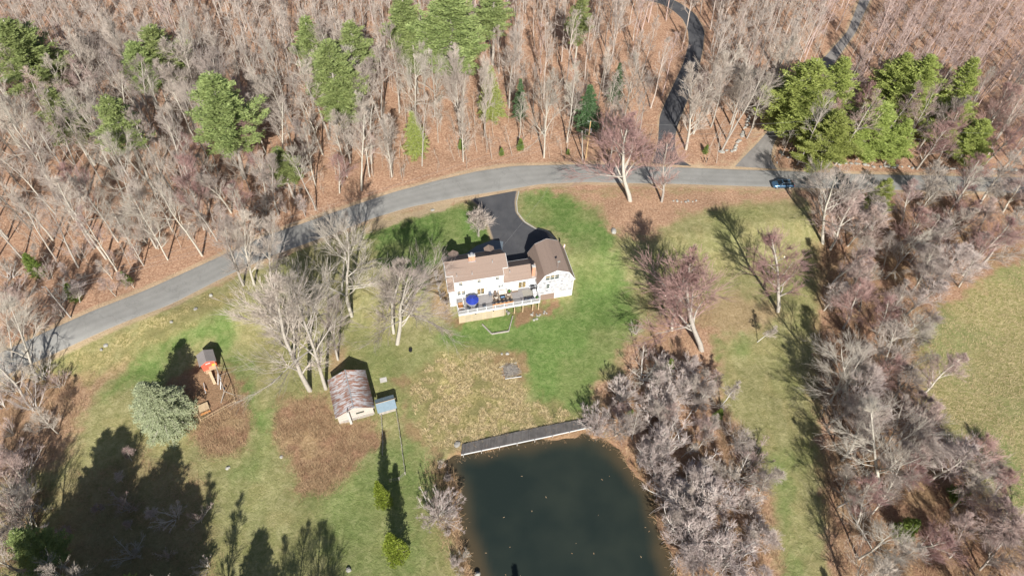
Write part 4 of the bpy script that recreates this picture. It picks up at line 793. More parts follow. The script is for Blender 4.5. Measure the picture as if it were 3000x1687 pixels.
for s in (-1, 1):
    B().box(-2.46, -2.3, s*.62-.14, s*.62+.14, .58, .7).build('headlight', M['glass'], car); B().box(2.35, 2.45, s*.68-.12, s*.68+.12, .7, .86).build('tail_light', M['red'], car); B().box(-.95, -.8, s*1.0-.09, s*1.0+.09, .98, 1.1).build('mirror', paint, car)

# ================================================================== UTILITY POLES, WIRES, MAILBOXES
def pole(base, h, label, m, extras):
    o = empty('utility_pole', base, 0, label, 'utility pole', 'utility poles along the road'); B().tube([(0, 0, -.3), (0, 0, h)], [.16, .11], 10).build('pole', m, o)
    q = B(); q.bar((-.1, 0, h-.15), (-.7, 0, h-.05), .08); q.cyl(-.65, 0, h-.05, h+.12, .05, 8); q.cyl(0, 0, h, h+.2, .05, 8); q.build('insulator', M['metal'], o)
    if extras: q = B(); q.cyl(.3, .1, h-3.2, h-2.2, .24, 12); q.build('transformer', M['metal'], o); q = B(); q.bar((-.1, 0, h-2.5), (-.9, 0, h-2.4), .06); q.bar((-.9, 0, h-2.4), (-.9, 0, h-3.1), .05); q.build('bracket', M['metal'], o)
    return o
PB = [P(207, 930), P(1715, 472), P(2338, 467)]; PHh = [9.2, 11.4, 11.3]
polemat = mat('treated_pole_wood', (.30, .24, .19), .85, col2=(.46, .40, .34), scale=4); polenew = mat('new_tan_pole_wood', (.42, .27, .13), .85, col2=(.55, .38, .2), scale=4)
pole(PB[0], 9.2, 'grey utility pole at the left roadside, by the evergreen shrubs', M['greywood'], False); pole(PB[1], 11.4, 'new tan utility pole with transformer behind the road bend', polenew, True); pole(PB[2], 11.3, 'dark utility pole beside the side road mouth', polemat, True)
o = empty('pole_stub', P(1707, 472), 0, 'old grey cut-off pole leaning beside the new tan utility pole', 'utility pole'); B().tube([(0, 0, -.2), (-1.0, .1, 8.6)], [.15, .11], 10).build('pole', M['greywood'], o)
M['wiregrey'] = mat('weathered_cable', (.22, .22, .22), .7)
def wire(name, a, b_, sag, label, r_=.014):
    a = Vector(a); b_ = Vector(b_); pts = [a.lerp(b_, t)-Vector((0, 0, sag*4*t*(1-t))) for t in [i/24 for i in range(25)]]
    o = MB().tube(pts, r_, 4).build(name, M['wiregrey']); tag(o, label, 'wire', 'overhead wires along the road')
tops = [Vector(b)+Vector((0, 0, h)) for b, h in zip(PB, PHh)]
ends = [Vector((*(P(3150, 500)[:2]), 11)), ]
lv = [('uppermost', 0, -.1), ('middle', -2.6, .1), ('lowest', -3.6, -.1)]
for nm, dz, dy in lv:
    wire('power_line', tops[0]+Vector((0, dy, dz*.5)), tops[1]+Vector((0, dy, dz)), 1.2, nm+' wire of the span from the left roadside pole to the tan pole'); wire('power_line', tops[1]+Vector((0, dy, dz)), tops[2]+Vector((0, dy, dz)), 1.2, nm+' wire of the span from the tan pole to the side road pole'); wire('power_line', tops[2]+Vector((0, dy, dz)), ends[0]+Vector((0, dy, dz)), 1.5, nm+' wire running right from the side road pole')
    wire('power_line', tops[0]+Vector((0, dy, dz*.5)), Vector((-120, 48, 8+dz*.5)), 1.2, nm+' wire running off left from the left roadside pole')
wire('service_drop', tops[1]+Vector((0, 0, -3.2)), h2w(6.1, 8.0, 3.4), 1.0, 'dark service wire crossing the road from the tan pole to the farmhouse', .014)
def mailbox(p, label, col):
    o = empty('mailbox', p, 0, label, 'mailbox'); B().box(-.05, .05, -.05, .05, -.1, 1.05).build('post', M['wood'] if col != 'black' else M['black'], o); q = B(); q.box(-.1, .1, -.25, .25, 1.052, 1.2); q.tube([(0, -.25, 1.2), (0, .25, 1.2)], .1, 10); q.build('box', M[col], o)
mailbox(P(2272, 488), 'white mailbox at the corner right of the side road', 'trim'); mailbox(P(2266, 470), 'small grey mailbox behind the white one by the side road', 'metal'); mailbox(P(2060, 476), 'dark mailbox post between the two upper lanes, left of the pair', 'black'); mailbox(P(2069, 477), 'dark mailbox post between the two upper lanes, right of the pair', 'black')
mailbox(P(1653, 472), 'dark mailbox left of the tan utility pole', 'black')
o = empty('garden_stake', P(1623, 1222), 0, 'thin dark iron stake ornament in the grass above the boardwalk', 'ornament'); q = B(); q.cyl(0, 0, -.1, 1.2, .02, 6); q.build('stake', M['black'], o); q = B(); [q.tube([(0, 0, .5+.2*k), (.22*math.cos(k*2), .1*math.sin(k*2), .75+.2*k)], .03, 5) for k in range(4)]; q.build('ornament_leaf', M['black'], o)
o = empty('fire_pit', P(1203, 1029), 0, 'small black kettle fire pit in the grass under the spreading tree', 'fire pit'); B().cyl(0, 0, .1, .5, .28, 12, .35).build('bowl', M['black'], o); [B().cyl(.22*math.cos(k*2.1), .22*math.sin(k*2.1), 0, .15, .02, 5).build('leg', M['black'], o) for k in range(3)]

# ================================================================== TREES
def unit(v): return v/(np.linalg.norm(v)+1e-9)
def rot_to(rn, d, ang):
    """a direction at angle ang from d, random azimuth"""
    a = np.cross(d, [0, 0, 1.] if abs(d[2]) < .95 else [1., 0, 0]); a = unit(a); b_ = np.cross(d, a); t = rn.uniform(0, 2*math.pi)
    return d*math.cos(ang)+(a*math.cos(t)+b_*math.sin(t))*math.sin(ang)
def limb(rn, S, p, d, L_, r, nseg, wob, up, kids, r_end=.3):
    """polyline limb into S; returns sample points along it"""
    pts = [p]; q = p.copy(); d = d.copy(); s = L_/nseg
    for i in range(nseg):
        d = unit(d+rn.normal(0, wob, 3)+np.array([0, 0, up])); q2 = q+d*s
        r0 = r*(1-(1-r_end)*i/nseg); r1 = r*(1-(1-r_end)*(i+1)/nseg); S.append((q, q2, r0, r1)); q = q2; pts.append(q)
    out = []
    for k in range(kids):
        t = rn.uniform(.25, 1)*nseg; i = min(int(t), nseg-1); f = t-i; a = pts[i]*(1-f)+pts[i+1]*f; out.append((a, unit(pts[i+1]-pts[i]), t/nseg))
    return out
def bare_tree(seed, h, kind):
    rn = np.random.RandomState(seed); T = []; TW = []; FT = []
    cfg = dict(forest=(1, .38, 15, .26, 42, .010), oak=(1, .22, 15, .42, 58, .0135), maple=(1, .18, 20, .30, 38, .013), birch=(1, .35, 18, .20, 32, .008), shrub=(24, .2, 4, .36, 20, .0055), thick=(12, .22, 5, .32, 22, .0085), dome=(34, .12, 5, .30, 24, .004))[kind]
    stems, cs, nl, sp, ang, rr = cfg
    for st in range(stems):
        sprd = .75 if kind == 'dome' else .42
        d = np.array([rn.normal(0, .03), rn.normal(0, .03), 1.]) if stems == 1 else np.array([rn.normal(0, sprd), rn.normal(0, sprd), 1.])
        if kind == 'dome': tl = rad(58)*math.sqrt((st+.5)/stems); az_ = st*2.4; d = np.array([math.sin(tl)*math.cos(az_), math.sin(tl)*math.sin(az_), math.cos(tl)])
        p = np.array([0., 0, -.3]) if stems == 1 else np.array([rn.normal(0, .25), rn.normal(0, .25), -.2])
        hh = h*(1 if stems == 1 else rn.uniform(.85, 1) if kind == 'dome' else rn.uniform(.65, 1)); n = 10; q = p; pts = [q]; d = unit(d)
        fork = n if kind not in ('oak', 'maple') else rn.randint(4, 6)
        for i in range(n):
            d = unit(d+rn.normal(0, .05 if stems == 1 else .09, 3)*(1, 1, .3)+np.array([0, 0, .05 if stems == 1 else .03])); q2 = q+d*hh/n
            r0 = h*rr*(1-.85*i/n)+.02; r1 = h*rr*(1-.85*(i+1)/n)+.015; T.append((q, q2, r0, r1)); q = q2; pts.append(q)
        K_ = nl
        for k in range(K_):
            t = cs+(1-cs)*(k+rn.uniform(0, 1))/K_; t = min(t, .98); i = min(int(t*n), n-1); f = t*n-i; a = pts[i]*(1-f)+pts[i+1]*f; u_ = (t-cs)/(1-cs)
            shape = (1-u_)**.6*(.45+.55*min(1, u_*4)) if kind in ('oak', 'maple') else (1-u_)**.7*(.55+.45*min(1, u_*3))
            L1 = max(h*sp*shape*rn.uniform(.7, 1.2), h*.05); dd = rot_to(rn, unit(pts[i+1]-pts[i]), rad(ang*(1-.35*u_)+rn.normal(0, 7)))
            r1_ = max(h*rr*(1-.85*t)*rn.uniform(.45, .7), .025)
            big = kind in ('oak', 'maple')
            k1 = limb(rn, T, a, dd, L1, r1_, 5, .13 if kind == 'oak' else .08, .06, 8 if big else 6 if stems == 1 else 4)
            for a2, d2, t2 in k1:
                L2 = L1*(.58 if big else .55)*(1.15-.5*t2)*rn.uniform(.7, 1.3); k2 = limb(rn, TW, a2, rot_to(rn, d2, rad(rn.uniform(18, 40))), L2, max(r1_*.42, .018), 3, .08, .06, 6 if big else 5 if stems == 1 else 3)
                for a3, d3, t3 in k2:
                    L3 = L2*.55*rn.uniform(.7, 1.3)+.15; k3 = limb(rn, TW, a3, rot_to(rn, d3, rad(rn.uniform(15, 34))), L3, .014, 2, .07, .05, 4 if stems == 1 else 2)
                    for a4, d4, t4 in k3: d5 = rot_to(rn, d4, rad(rn.uniform(12, 30))); TW.append((a4, a4+unit(d5+[0, 0, .12])*(L3*.5*rn.uniform(.6, 1.2)+.15), .011, .006))
    return T, TW
VAR = {}
KN = dict(shrub='shrub', thick='thicket', red='maple_tree', redgrey='maple_tree', oak='oak_tree', birch='birch_tree')
def variant(key, seed, h, kind, bark, twig):
    T, TW = bare_tree(seed, h, kind)
    a = segmesh('trunk', T, 6); a.materials.append(M[bark]); b_ = segmesh('crown', TW, 3, False); b_.materials.append(M[twig]); VAR.setdefault(key, []).append((a, b_, h)); return len(TW)
tot = 0
for i in range(5): tot += variant('forest', 10+i, 20, 'forest', 'bark', ['twig', 'twig', 'twigpale', 'twig', 'twigred'][i])
for i in range(3): tot += variant('red', 30+i, 14, 'maple', 'bark', 'twigmaple')
for i in range(3): tot += variant('grey', 40+i, 15, 'maple', 'bark', 'twig')
for i in range(3): tot += variant('oak', 50+i, 18, 'oak', 'bark', 'twigpale' if i else 'twig')
for i in range(2): tot += variant('birch', 60+i, 10, 'birch', 'birch', 'twig')
for i in range(2): tot += variant('shrub', 70+i, 5, 'shrub', 'palebark', 'twigpink')
for i in range(3): tot += variant('thick', 80+i, 7, 'thick', ['palebark', 'palebark', 'bark'][i], ['twigpink', 'twigpale', 'twigred'][i])
for i in range(3): variant('redgrey', 95+i, 12, 'maple', 'bark', ['twigred', 'twigpink', 'twig'][i])
variant('orch', 90, 5, 'oak', 'bark', 'twig'); variant('dome', 91, 5, 'dome', 'palebark', 'twigpink')
print('twigs', tot)
ntree = {}
def plant(key, vi, p, h, rz, label, cat, group, lean=(0, 0), name=None, wide=1.):
    a, b_, h0 = VAR[key][vi % len(VAR[key])]; s = h/h0
    root = empty(name or KN.get(key, 'bare_tree'), p, 0, label, cat, group)
    lx, ly = lean; zax = Vector((lx, ly, h)).normalized(); R_ = zax.to_track_quat('Z', 'Y').to_matrix().to_4x4() @ Matrix.Rotation(rz, 4, 'Z')
    root.rotation_euler = R_.to_euler(); root.scale = (s*wide, s*wide, s)
    for me, n_ in ((a, 'trunk'), (b_, 'crown')): link(n_, me, None, root)
    ntree[cat] = ntree.get(cat, 0)+1; return root
def bt(key, base, top, label, group=None, vi=0, cat='bare tree', name=None, hmax=30, wide=1., h=None):
    """base and top given as positions in the reduced overview; height found along the vertical, the rest is lean"""
    b_ = V(*base); tp = (top[0]*K, top[1]*K); best = None
    for hh in np.arange(2, hmax, .25):
        d = ray(*tp); t = (b_.z+hh-CAM_H)/d[2]; q = d*t; e = math.hypot(q[0]-b_.x, q[1]-b_.y)
        if best is None or e < best[0]: best = (e, hh, q)
    hh = h or best[1]; ln = (best[2][0]-b_.x, best[2][1]-b_.y)
    return plant(key, vi, b_, hh, random.uniform(0, 6.28), label, cat, group, ln, name, wide)
# --- single trees of the yard
gy_ = 'big bare trees left of the farmhouse'
bt('grey', (780, 982), (655, 715), 'tall bare tree with pale trunk leaning left, left neighbour of the rusty shed', gy_, 0, wide=1.15)
bt('oak', (820, 978), (742, 690), 'tall bare tree with pale trunk rising at the rusty shed corner', gy_, 1, wide=0.85)
bt('oak', (885, 795), (825, 545), 'tall bare grey tree with whitish limbs beside the road bend, left of the front lawn', gy_, 2, wide=0.95)
bt('oak', (1000, 865), (1050, 665), 'wide spreading bare tree with thick leaning trunk below the deck stairs', gy_, 0, wide=1.35)
bt('grey', (990, 838), (945, 650), 'bare tree just behind the wide spreading one, left of the farmhouse', gy_, 1, wide=1.05)
gr_ = 'bare trees between the road and the yard'
bt('grey', (613, 719), (535, 550), 'bare tree at the road edge, leftmost of the clump that overhangs the road', gr_, 2, wide=1.0)
bt('grey', (640, 716), (600, 540), 'bare tree at the road edge, middle of the clump that overhangs the road', gr_, 0, wide=1.0)
bt('grey', (684, 722), (655, 560), 'bare tree at the road edge, rightmost of the clump that overhangs the road', gr_, 1, wide=1.0)
bt('forest', (860, 730), (845, 560), 'slim bare tree on the verge behind the tall roadside tree', gr_, 1)
bt('grey', (730, 890), (700, 720), 'slender bare tree in the middle of the grove left of the farmhouse', gy_, 2, wide=1.0)
bt('grey', (850, 905), (800, 760), 'small bare tree on the grove edge above the rusty shed', gy_, 1, wide=0.9)
gl_ = 'bare trees at the lower left road corner'
bt('oak', (95, 960), (30, 740), 'big lichened bare tree over the road at the far left', gl_, 1, wide=0.9)
bt('oak', (60, 1000), (-30, 850), 'bare tree below the road at the left picture edge', gl_, 2, wide=1.0)
bt('oak', (30, 900), (25, 720), 'bare tree above the road at the left picture edge', gl_, 0, wide=0.8)
bt('red', (1585, 505), (1572, 315), 'red budded maple beside the road between the two driveways', 'red budded trees', 0, wide=1.9)
bt('red', (1664, 508), (1690, 360), 'slim red budded maple right of the large roadside maple', 'red budded trees', 1, wide=1.3)
bt('orch', (1205, 594), (1207, 530), 'small crooked crabapple on the front lawn beside the driveway', None, 0, 'apple tree', 'crabapple_tree', wide=1.25)
bt('oak', (2070, 612), (2085, 415), 'wide white-limbed bare tree right of the blue car', 'big bare trees right of the lawn', 0, wide=1.3)
bt('red', (1957, 783), (2010, 605), 'reddish multi-limbed tree standing right of the yellow meadow', 'red budded trees', 2, wide=1.5)
bt('red', (1765, 880), (1745, 660), 'large red budded maple with pale limbs right of the farmhouse lawn', 'red budded trees', 0, wide=1.75)
bt('red', (1690, 830), (1690, 665), 'red budded maple behind the large one right of the lawn', 'red budded trees', 1, wide=1.3)
bt('oak', (2215, 1235), (2165, 985), 'great pale white-limbed tree above the mown path on the right', 'big bare trees right of the lawn', 1, wide=1.25)
bt('oak', (2130, 1030), (2165, 850), 'grey bare tree upslope of the great pale tree', 'big bare trees right of the lawn', 2, wide=1.1)
bt('oak', (60, 1345), (60, 1200), 'bare spreading tree at the lower left corner beside the tree shadows', gl_, 2, wide=1.4)
bt('dome', (1103, 1300), (1105, 1190), 'dense rounded grey-pink bush on the left pond bank', None, 0, 'bush', 'bush', wide=1.0, h=6.)
bt('shrub', (1500, 1085), (1500, 990), 'pale many-stemmed bush at the right end of the boardwalk', None, 1, 'bush', 'bush', wide=1.1, h=6)
bt('birch', (1905, 860), (1960, 825), 'bent white birch arching over the path top', None, 0, 'bare tree', 'bent_birch', wide=1.5, h=6)
# --- evergreens
def needles(rn, C_, D_, n_each, L_, wd, spread, flat=.35):
    """needle sprays: quads along directions D_ at centres C_"""
    c = np.repeat(C_, n_each, 0); d = np.repeat(D_, n_each, 0); N_ = len(c)
    c = c+rn.normal(0, spread, (N_, 3))*(1, 1, flat); d = d+rn.normal(0, .45, (N_, 3))*(1, 1, .7); d /= np.linalg.norm(d, axis=1)[:, None]
    s = np.cross(d, rn.normal(0, .6, (N_, 3))+[0, 0, 1]); s /= np.linalg.norm(s, axis=1)[:, None]
    L_ = L_*rn.uniform(.6, 1.3, (N_, 1)); wv_ = wd*rn.uniform(.6, 1.3, (N_, 1))
    return np.stack([c-d*L_*.5, c+s*wv_*.5, c+d*L_*.5, c-s*wv_*.5], 1)
def pine(seed, h, R0, cb, mt, style='pine', bark='bark'):
    rn = np.random.RandomState(seed); T = []; C_ = []; D_ = []
    n = 12; q = np.array([0., 0, -.3]); pts = [q]
    for i in range(n):
        q2 = q+np.array([rn.normal(0, .012)*h/n*3, rn.normal(0, .012)*h/n*3, h/n+(.3/n)]); T.append((q, q2, h*.011*(1-.85*i/n)+.02, h*.011*(1-.85*(i+1)/n)+.015)); q = q2; pts.append(q)
    z = h*cb; gap = dict(pine=.75, hemlock=.42, spruce=.4, cedar=.28)[style]; ph = rn.uniform(0, 6)
    while z < h*.985:
        u_ = (z/h-cb)/(1-cb); i = min(int(z/h*n), n-1); f = z/h*n-i; base = pts[i]*(1-f)+pts[i+1]*f
        if style == 'pine': Lw = R0*((1-u_)**.75*(.6+.4*min(1, u_*3.5)))*rn.uniform(.8, 1.15)
        elif style == 'cedar': Lw = R0*(1-u_)**.6*(.85+.15*min(1, u_*5))
        else: Lw = R0*(1-u_)**.85*(.8+.2*min(1, u_*4))*rn.uniform(.9, 1.1)
        nb = dict(pine=6, hemlock=7, spruce=8, cedar=7)[style]
        for k in range(nb):
            a = ph+2*math.pi*k/nb+rn.normal(0, .2); L_ = max(.3, Lw*rn.uniform(.6, 1.2))
            if style == 'pine' and rn.rand() < .1: continue
            el = dict(pine=.12+.5*u_, hemlock=-.08+.4*u_, spruce=-.05+.4*u_, cedar=.5+.6*u_)[style]
            d = np.array([math.cos(a)*math.cos(el), math.sin(a)*math.cos(el), math.sin(el)]); side = np.array([-math.sin(a), math.cos(a), 0]); m = max(2, int(L_/.32)); p = base.copy(); pp = p
            dropo = -.03 if style != 'pine' else .035
            for j in range(m):
                t = (j+1)/m; d2 = unit(d+[0, 0, dropo*j]); p = p+d2*L_/m
                if t > (.28 if style == 'pine' else .15):
                    wsp = (L_*.26*(1-t*.75)+.18)
                    for sgn in (-1, 1):
                        mm = max(1, int(wsp/.28))
                        for e in range(mm):
                            C_.append(p+side*sgn*wsp*(e+.6)/mm+[0, 0, rn.normal(0, .05)]+d2*.15*e); D_.append(unit(d2*.8+side*sgn*.7+[0, 0, .12]))
                    C_.append(p); D_.append(d2)
            T.append((base, base+unit(d)*L_*.55, .05*(1-u_)+.012, .03*(1-u_)+.01)); T.append((base+unit(d)*L_*.55, p, .03*(1-u_)+.01, .008))
        z += gap*rn.uniform(.8, 1.2)*(1 if style != 'pine' else (1.15-.45*u_)); ph += 1.1
    C_.append(pts[-1]); D_.append(np.array([0, 0, 1.]))
    C_ = np.array(C_); D_ = np.array(D_)
    ne, nl, nw, sp = dict(pine=(8, .42, .13, .16), hemlock=(5, .34, .12, .13), spruce=(7, .34, .10, .13), cedar=(5, .28, .10, .09))[style]
    Q = needles(rn, C_, D_, ne, nl, nw, sp)
    a_ = segmesh('trunk', T, 6); a_.materials.append(M[bark]); b_ = npmesh('foliage', Q.reshape(-1, 3), np.arange(len(Q)*4).reshape(-1, 4)); b_.materials.append(M[mt]); return a_, b_, h
PV = {}
PV['pine'] = [pine(1, 24, 4.6, .42, 'pine'), pine(2, 24, 5.2, .35, 'pine'), pine(3, 20, 3.8, .40, 'pine'), pine(4, 24, 4.4, .52, 'pine')]
PV['hemlock'] = [pine(5, 14, 3.8, .12, 'hemlock', 'hemlock'), pine(6, 14, 3.2, .2, 'darkneedle', 'hemlock')]
PV['broad'] = [pine(11, 18, 5.6, .15, 'hemlock', 'pine'), pine(12, 18, 5.0, .2, 'hemlock', 'pine')]
PV['spruce'] = [pine(7, 14, 4.6, .06, 'spruce', 'spruce')]
PV['cedar'] = [pine(8, 9, 1.9, .04, 'cedar', 'cedar', 'barkdark'), pine(9, 6, 1.6, .03, 'holly', 'cedar', 'barkdark')]
print('foliage quads', [len(v[1].polygons) for k in PV for v in PV[k]])
def ever(key, vi, top, h, label, cat, group, wide=1., name=None, base=None, xy=None):
    me_t, me_f, h0 = PV[key][vi]
    if xy is not None: b_ = Vector((*xy, gz(*xy)))
    elif base is not None: b_ = P(*base)
    else:
        d = ray(top[0]*K, top[1]*K); z = 0.
        for _ in range(12):
            t = (z+h-CAM_H)/d[2]; z = float(ground0(d[0]*t, d[1]*t))
        b_ = Vector((d[0]*t, d[1]*t, z))
    root = empty(name or cat.replace(' ', '_'), b_, random.uniform(0, 6.28), label, cat, group); s = h/h0; root.scale = (s*wide, s*wide, s)
    link('trunk', me_t, None, root); link('foliage', me_f, None, root); EV.append((b_.x, b_.y)); return root
EV = []
gp = 'white pines rising above the leafless woods'
for top, h, vi, wd, lb in (
 ((15, 45), 25, 1, 1.25, 'broad white pine at the left picture edge near the top'), ((125, 225), 20, 2, 1.1, 'pale small white pine second from the left edge'),
 ((378, 62), 22, 2, 1.15, 'white pine with narrow yellow-green top, right one of the upper left pair'), ((315, 105), 20, 0, 1.1, 'white pine with flat crown, left one of the upper left pair'),
 ((262, 240), 25, 3, .95, 'ragged white pine with a low tuft, between the road curve and the left edge'), ((515, 185), 27, 1, 1.05, 'large bright white pine standing alone left of the pine cluster'),
 ((757, 45), 22, 0, .95, 'white pine on the left of the dense pine cluster'), ((880, 55), 24, 3, .95, 'white pine on the right of the dense pine cluster'),
 ((820, 105), 26, 1, .95, 'tall white pine in the middle of the dense pine cluster'), ((850, 200), 18, 0, 1.15, 'blue-green pine at the front foot of the dense pine cluster'),
 ((1003, -15), 24, 0, 1., 'narrow white pine left of the large layered one at the top'), ((1035, 70), 18, 2, 1.0, 'small pine tucked under the narrow white pine at the top'),
 ((1130, -35), 29, 1, 1.2, 'large layered white pine at the top centre'), ((1240, -40), 22, 2, 1., 'white pine cut by the top edge right of the large layered one'), ((1465, -10), 20, 2, .8, 'slender white pine with bare lower trunk near the top, left of the curving driveway'),
 ((700, 372), 14, 2, 1.1, 'small dark green pine low in the woods above the road bend')):
    ever('pine', vi, top, h, lb, 'pine tree', gp, wd*1.65, 'pine_tree')
gh = 'hemlocks in the understorey beyond the road'
ever('hemlock', 0, (1035, 280), 12, 'light green hemlock near the road, left of the tan utility pole', 'hemlock tree', gh, 1.1); ever('hemlock', 0, (1235, 165), 15, 'thin hemlock behind bare trunks, up the bank left of the tan pole', 'hemlock tree', gh, 1.)
ever('hemlock', 1, (1488, 215), 14, 'dark green hemlock right of the tan utility pole', 'hemlock tree', gh, 1.2); ever('hemlock', 1, (1560, 160), 12, 'dark half-hidden hemlock between bare trees left of the curving driveway', 'hemlock tree', gh, .9)
ever('hemlock', 1, (1310, 200), 12, 'thin half-hidden hemlock straight behind the tan utility pole', 'hemlock tree', gh, .8)
gq = 'broad hemlocks on the right beyond the road'
for top, h, wd, lb in (((2050, 150), 19, 1.35, 'broad bright hemlock right of the side road, leftmost of the group'), ((2130, 150), 18, 1.1, 'bright hemlock behind the leftmost one of the right group'), ((2120, 280), 14, 1.25, 'hemlock at the foot of the right group nearest the dark utility pole'),
   ((2290, 135), 18, 1.1, 'yellow-green hemlock in the middle of the right group'), ((2350, 140), 19, 1.2, 'broad blue-green hemlock in the middle of the right group'), ((2230, 260), 14, 1.2, 'dusky hemlock veiled by bare branches in the right group'), ((2290, 300), 11, 1.1, 'low dusky hemlock under the middle of the right group'),
   ((2458, 150), 18, .95, 'yellow-green hemlock rightmost of the right group'), ((2480, 300), 10, 1.3, 'low green hemlock near the right picture edge above the road'), ((2238, 450), 10, .9, 'small hemlock below the road at the right'), ((2430, 250), 12, 1.3, 'pale hemlock half hidden below the rightmost one')):
    ever('broad', len(lb) % 2, top, h+2, lb, 'hemlock tree', gq, wd*1.5)
ever('spruce', 0, (352, 962), 13, 'broad pale blue-green spruce beside the red playhouse', 'spruce tree', None, 1.35)
ever('cedar', 0, None, 9., 'upper of the two yellow-green cedars on the lower lawn', 'cedar tree', 'cedars on the lower lawn', .9, base=(1128, 1478)); ever('cedar', 0, None, 10.3, 'lower of the two yellow-green cedars on the lower lawn', 'cedar tree', 'cedars on the lower lawn', 1.05, base=(1166, 1632))
gs = 'evergreen shrubs on the roadside bank'
for top, h, lb in (((165, 715), 4.5, 'yellow-green evergreen shrub behind the left utility pole'), ((305, 685), 3.5, 'evergreen shrub on the bank, right of the left utility pole'), ((60, 640), 6, 'evergreen shrub at the left edge above the road'), ((1262, 372), 2.2, 'bright yellow-green low shrub above the road left of the tan pole'), ((1310, 350), 3.2, 'dark green shrub just left of the tan pole'), ((1430, 375), 1.6, 'tiny green seedling right of the tan pole'),
   ((1780, 365), 2.5, 'green shrub by the stones between the upper lanes'), ((1690, 905), 4, 'green shrub beneath the large red maple'), ((1815, 1030), 3, 'yellow-green sapling right of the pond thicket'), ((2440, 1220), 5, 'half-hidden green shrub among the right hand trees'), ((735, 425), 3.5, 'small green shrub by the small dark pine'), ((2310, 1310), 6, 'green hemlock shrub deep among the lower right trees'), ((1590, 1030), 2.2, 'small light green shrub above the pond thicket'), ((1160, 350), 3, 'thin green sapling above the road bend')):
    ever('cedar', 1, top, h, lb, 'shrub', gs, 1.3, 'evergreen_shrub')
ever('pine', 1, (25, 1340), 17, 'sunlit pine top at the bottom left corner', 'pine tree', None, 1.2, 'pine_tree')
# pines standing below the frame, whose shadows fall on the lower left lawn
sdir = np.array([-math.sin(AZ), math.cos(AZ)])
for (sx, sy), h, kd, vi, wd, lb in (((310, 1050), 24, 'pine', 1, 1.05, 'tall pine below the lower left lawn, casting the left long shadow'), ((440, 1110), 23, 'hemlock', 0, 1.15, 'tall hemlock below the lower left lawn, casting the middle long shadow'), ((480, 1200), 22, 'pine', 0, 1.1, 'pine below the lower left lawn, casting the right long shadow'), ((380, 1190), 20, 'hemlock', 1, 1.2, 'dark hemlock below the lower left lawn between the pines'), ((240, 1190), 24, 'pine', 1, 1.2, 'pine below the lower left lawn, left of the others'),
   ((660, 1345), 18, 'hemlock', 1, 1.2, 'hemlock just below the frame left of the cedars'), ((1295, 1425), 14, 'hemlock', 1, .6, 'slim hemlock below the frame on the pond bank'), ((2065, 1425), 14, 'hemlock', 1, .6, 'slim hemlock below the frame by the mown path'), ((150, 1290), 22, 'hemlock', 0, 1.3, 'hemlock below the lower left corner'), ((300, 1220), 24, 'hemlock', 1, 1.2, 'thick hemlock below the lower left lawn, second from the left'), ((430, 1290), 22, 'pine', 1, 1.1, 'squat pine below the lower left lawn, nearest the middle')):
    p_ = V(sx, sy); q_ = np.array(p_[:2])-sdir*h/math.tan(EL); o = ever(kd, vi, None, h, lb, kd+' tree', 'evergreens below the lower lawn', wd*1.5, xy=tuple(q_))
for k, ((sx, sy), h) in enumerate((((540, 1200), 14), ((600, 1250), 15), ((810, 1290), 15), ((765, 1330), 13), ((850, 1330), 13), ((730, 1370), 12), ((230, 1060), 18), ((160, 1090), 18), ((90, 1100), 17), ((30, 1050), 18), ((350, 1100), 18))):
    p_ = V(sx, sy); q_ = np.array(p_[:2])-sdir*h/math.tan(EL); u_, v_ = proj((q_[0], q_[1], h))
    plant('grey' if sx > 700 else 'birch' if h < 16 else 'forest', k, Vector((*q_, gz(*q_))), h, k*1.3, 'bare tree below the lower lawn, the source of one branching shadow', 'bare tree', 'bare trees below the lower lawn')

# --- woods: many bare trees
forest_bad = [(road_poly, 1.6), (side_poly, 1.0), (up_poly, 1.0), (drv_poly, 2)]
def ok_far(x, y, margin=1.):
    for poly, m_ in forest_bad:
        if sdist(np.array([x]), np.array([y]), poly)[0] < m_*margin: return False
    return True
north = [(-400, 1035), (0, 1030), (74, 985), (272, 895), (427, 835), (582, 765), (776, 676), (873, 645), (1000, 600), (1155, 548), (1291, 512), (1504, 470), (1737, 467), (2000, 478), (2349, 489), (3060, 508), (3500, 510), (3500, -400), (-400, -400)]
open_zone = fp((1130, 280), (1330, 220), (1450, 150), (1960, 100), (2010, 200), (1930, 330), (1920, 470), (1500, 465), (1150, 540))
clear = fp((1880, 90), (2000, 60), (2000, 200), (1960, 270), (1900, 250))
rng = random.Random(77); cand = []; pts_ = []
tries = 0
while tries < 60000:
    tries += 1; x_ = rng.uniform(-165, 170); y_ = rng.uniform(85, 222)
    z_ = float(ground0(x_, y_)); u_, v_ = proj((x_, y_, z_)); ut, vt_ = proj((x_, y_, z_+20))
    if not (-60 < u_ < 3060 or -60 < ut < 3060) or v_ < -60 or not inpoly(np.array([u_]), np.array([v_]), north)[0]: continue
    opn = inpoly(np.array([x_]), np.array([y_]), open_zone)[0]; md = 5.8 if opn else 4.35
    if any((x_-a)**2+(y_-c_)**2 < md*md for a, c_ in pts_) : continue
    if not ok_far(x_, y_) or inpoly(np.array([x_]), np.array([y_]), clear)[0]: continue
    if sdist(np.array([x_]), np.array([y_]), side_poly)[0] < 2.6 or sdist(np.array([x_-2.]), np.array([y_+5.5]), side_poly)[0] < 1 or (u_ > 1850 and sdist(np.array([x_]), np.array([y_+5.5]), up_poly)[0] < 1): continue
    if any((x_-a)**2+(y_-c_)**2 < 14 for a, c_ in EV) or (rng.random() < .75 and any(abs(x_-a) < 4.5 and 0 < c_-y_ < 13 for a, c_ in EV)): continue
    pts_.append((x_, y_)); cand.append((x_, y_, u_, v_, opn))
print('forest candidates', len(cand))
